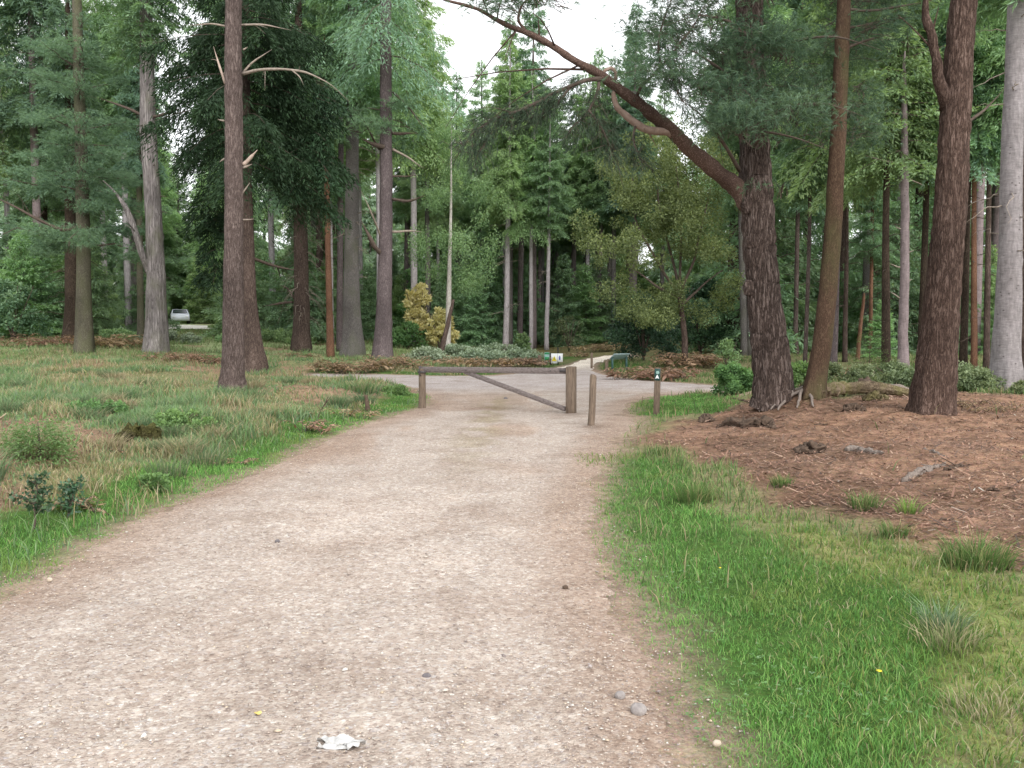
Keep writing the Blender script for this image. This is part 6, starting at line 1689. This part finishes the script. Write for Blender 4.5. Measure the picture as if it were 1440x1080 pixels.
def stone(name, label, px, py, rad, mat, seed, cat='stone', sq=(1, .7, .5)):
    r = R_(seed); b = at(px, py); th = np.linspace(0, math.pi, 9); mb = MB()
    pts = np.stack([-np.cos(th) * rad * sq[0], np.zeros(9), np.full(9, .022)], 1)
    mb.tube(pts, np.sin(th) * rad * sq[1] + .0005, 12, 0, None, True, lambda R, a, P: R * (.9 + .3 * vnoise(a * 1.5, P[:, :1] / rad * 2 + 0 * a, seed)))
    me = mb.mesh(name, [mat], True); o = obj(name, me, None, b); o.rotation_euler = (0, 0, r.uniform(-.5, .5))
    return tag(o, label, cat)
M['darkstone'] = plain_mat('dark_stone', (.09, .08, .085), (.17, .155, .16), 30, .8, .3)
M['palestone'] = plain_mat('pale_stone', (.36, .29, .22), (.50, .43, .35), 30, .8, .3)
M['greystone'] = plain_mat('grey_stone', (.19, .17, .165), (.33, .30, .285), 30, .8, .3)
M['yellowleaf'] = plain_mat('yellow_leaf', (.50, .36, .10), (.62, .48, .18), 20, .7, .1)
stone('pebble', 'dark flat pebble alone in the middle of the gravel', 600, 958, .022, M['darkstone'], 1)
stone('pine_cone', 'small dark cone near the right edge of the gravel', 795, 831, .020, M['rot'], 2, 'cone', (1, .75, .6))
stone('pebble', 'dark pebble on the gravel just beyond the middle of the gate', 711, 562, .05, M['darkstone'], 3)
stone('pebble', 'rounded dark pebble on the left half of the gravel', 390, 765, .020, M['darkstone'], 4)
stone('pebble', 'tan stone in the grass edge at the bottom', 1008, 1053, .018, M['palestone'], 5)
stone('pebble', 'larger grey stone embedded by the right gravel edge', 898, 1005, .035, M['greystone'], 6, 'stone', (1, .8, .28))
stone('pebble', 'grey stone next to a larger one by the right gravel edge', 872, 985, .024, M['greystone'], 7, 'stone', (1, .8, .3))
stone('pebble', 'white stone at the left gravel edge', 70, 820, .02, M['palestone'], 8)
def flat_leaf(name, label, px, py, s, mat, cat, seed):
    b = at(px, py); r = R_(seed); a = np.arange(10) / 10 * 6.2832; rad = s * (1 + .25 * np.sin(a * 3 + 1)); mb = MB()
    v = np.vstack([[0, 0, .034], np.stack([np.cos(a) * rad, np.sin(a) * rad * .7, .030 + .006 * np.sin(a * 2)], 1)]); mb.add(v, [[0, 1 + i, 1 + (i + 1) % 10] for i in range(10)])
    return tag(obj(name, mb.mesh(name, [mat]), None, b), label, cat)
flat_leaf('fallen_leaf', 'yellow fallen leaf on the gravel left of the paper scrap', 362, 1012, .016, M['yellowleaf'], 'leaf', 1)
def flower(label, px, py, s, seed):
    b = at(px, py); t = thing('hawkbit_flower', label, 'flower', b); mb = MB(); mb.tube([(0, 0, 0), (.003, 0, .05), (0, 0, .085)], [.0018] * 3, 5); obj('stem', mb.mesh('stem', [M['bush']]), t)
    n = 14; a = np.arange(n) / n * 6.2832; mb = MB()
    v = [[0, 0, .088]]; f = []
    for i in range(n):
        v += [[math.cos(a[i] - .18) * s * .9, math.sin(a[i] - .18) * s * .9, .092], [math.cos(a[i] + .18) * s, math.sin(a[i] + .18) * s, .094]]; f.append([0, 1 + 2 * i, 2 + 2 * i])
    mb.add(v, f); obj('petals', mb.mesh('petals', [M['yellowp']]), t)
flower('single pale yellow flower in the bright turf at lower right', 1235, 972, .014, 1)
flower('small yellow flower in the bright verge further up the turf', 1012, 818, .010, 2)

# ------------------------------------------------------------------ light, sky, camera
w = bpy.data.worlds.new('World'); scene.world = w; w.use_nodes = True
t = w.node_tree; t.nodes.clear()
SUN_EL, SUN_AZ = math.radians(35), math.radians(155)
sky = t.nodes.new('ShaderNodeTexSky'); sky.sky_type = 'NISHITA'; sky.sun_disc = False
sky.sun_elevation = SUN_EL; sky.sun_rotation = SUN_AZ; sky.air_density = 1.0; sky.dust_density = 3.0; sky.ozone_density = 1.0
hs = t.nodes.new('ShaderNodeHueSaturation'); hs.inputs['Saturation'].default_value = .12; hs.inputs['Value'].default_value = 1.7
t.links.new(sky.outputs[0], hs.inputs['Color'])
mx = t.nodes.new('ShaderNodeMix'); mx.data_type = 'RGBA'; mx.inputs[0].default_value = .55
t.links.new(hs.outputs[0], mx.inputs[6]); mx.inputs[7].default_value = (15.0, 15.4, 15.8, 1)
bg = t.nodes.new('ShaderNodeBackground'); bg.inputs['Strength'].default_value = .15
t.links.new(mx.outputs[2], bg.inputs['Color'])
wo = t.nodes.new('ShaderNodeOutputWorld'); t.links.new(bg.outputs[0], wo.inputs[0])
sd = bpy.data.lights.new('sun', 'SUN'); sd.energy = 2.7; sd.angle = math.radians(40); sd.color = (1, .96, .9)
so = bpy.data.objects.new('sun', sd); COL.objects.link(so)
# direction towards the sun (rotation measured as in the sky texture)
dx, dy, dz = math.sin(SUN_AZ) * math.cos(SUN_EL), math.cos(SUN_AZ) * math.cos(SUN_EL), math.sin(SUN_EL)
so.rotation_euler = Vector((dx, dy, dz)).to_track_quat('Z', 'Y').to_euler()
so.location = (0, 0, 40)

cd = bpy.data.cameras.new('camera'); cd.sensor_fit = 'HORIZONTAL'; cd.sensor_width = 36; cd.lens = 36 * F / 1440
cd.clip_end = 1500; cd.clip_start = .05
co = bpy.data.objects.new('camera', cd); COL.objects.link(co)
co.location = (0, 0, CAMZ); co.rotation_euler = (math.pi / 2 - PITCH, 0, 0)
scene.camera = co

scene.view_settings.view_transform = 'Standard'; scene.view_settings.look = 'None'; scene.view_settings.exposure = 0
scene.cycles.use_denoising = True
scene.cycles.max_bounces = 8; scene.cycles.diffuse_bounces = 8; scene.cycles.glossy_bounces = 1; scene.cycles.transmission_bounces = 6; scene.cycles.transparent_max_bounces = 4
scene.cycles.use_adaptive_sampling = True; scene.cycles.adaptive_threshold = .02
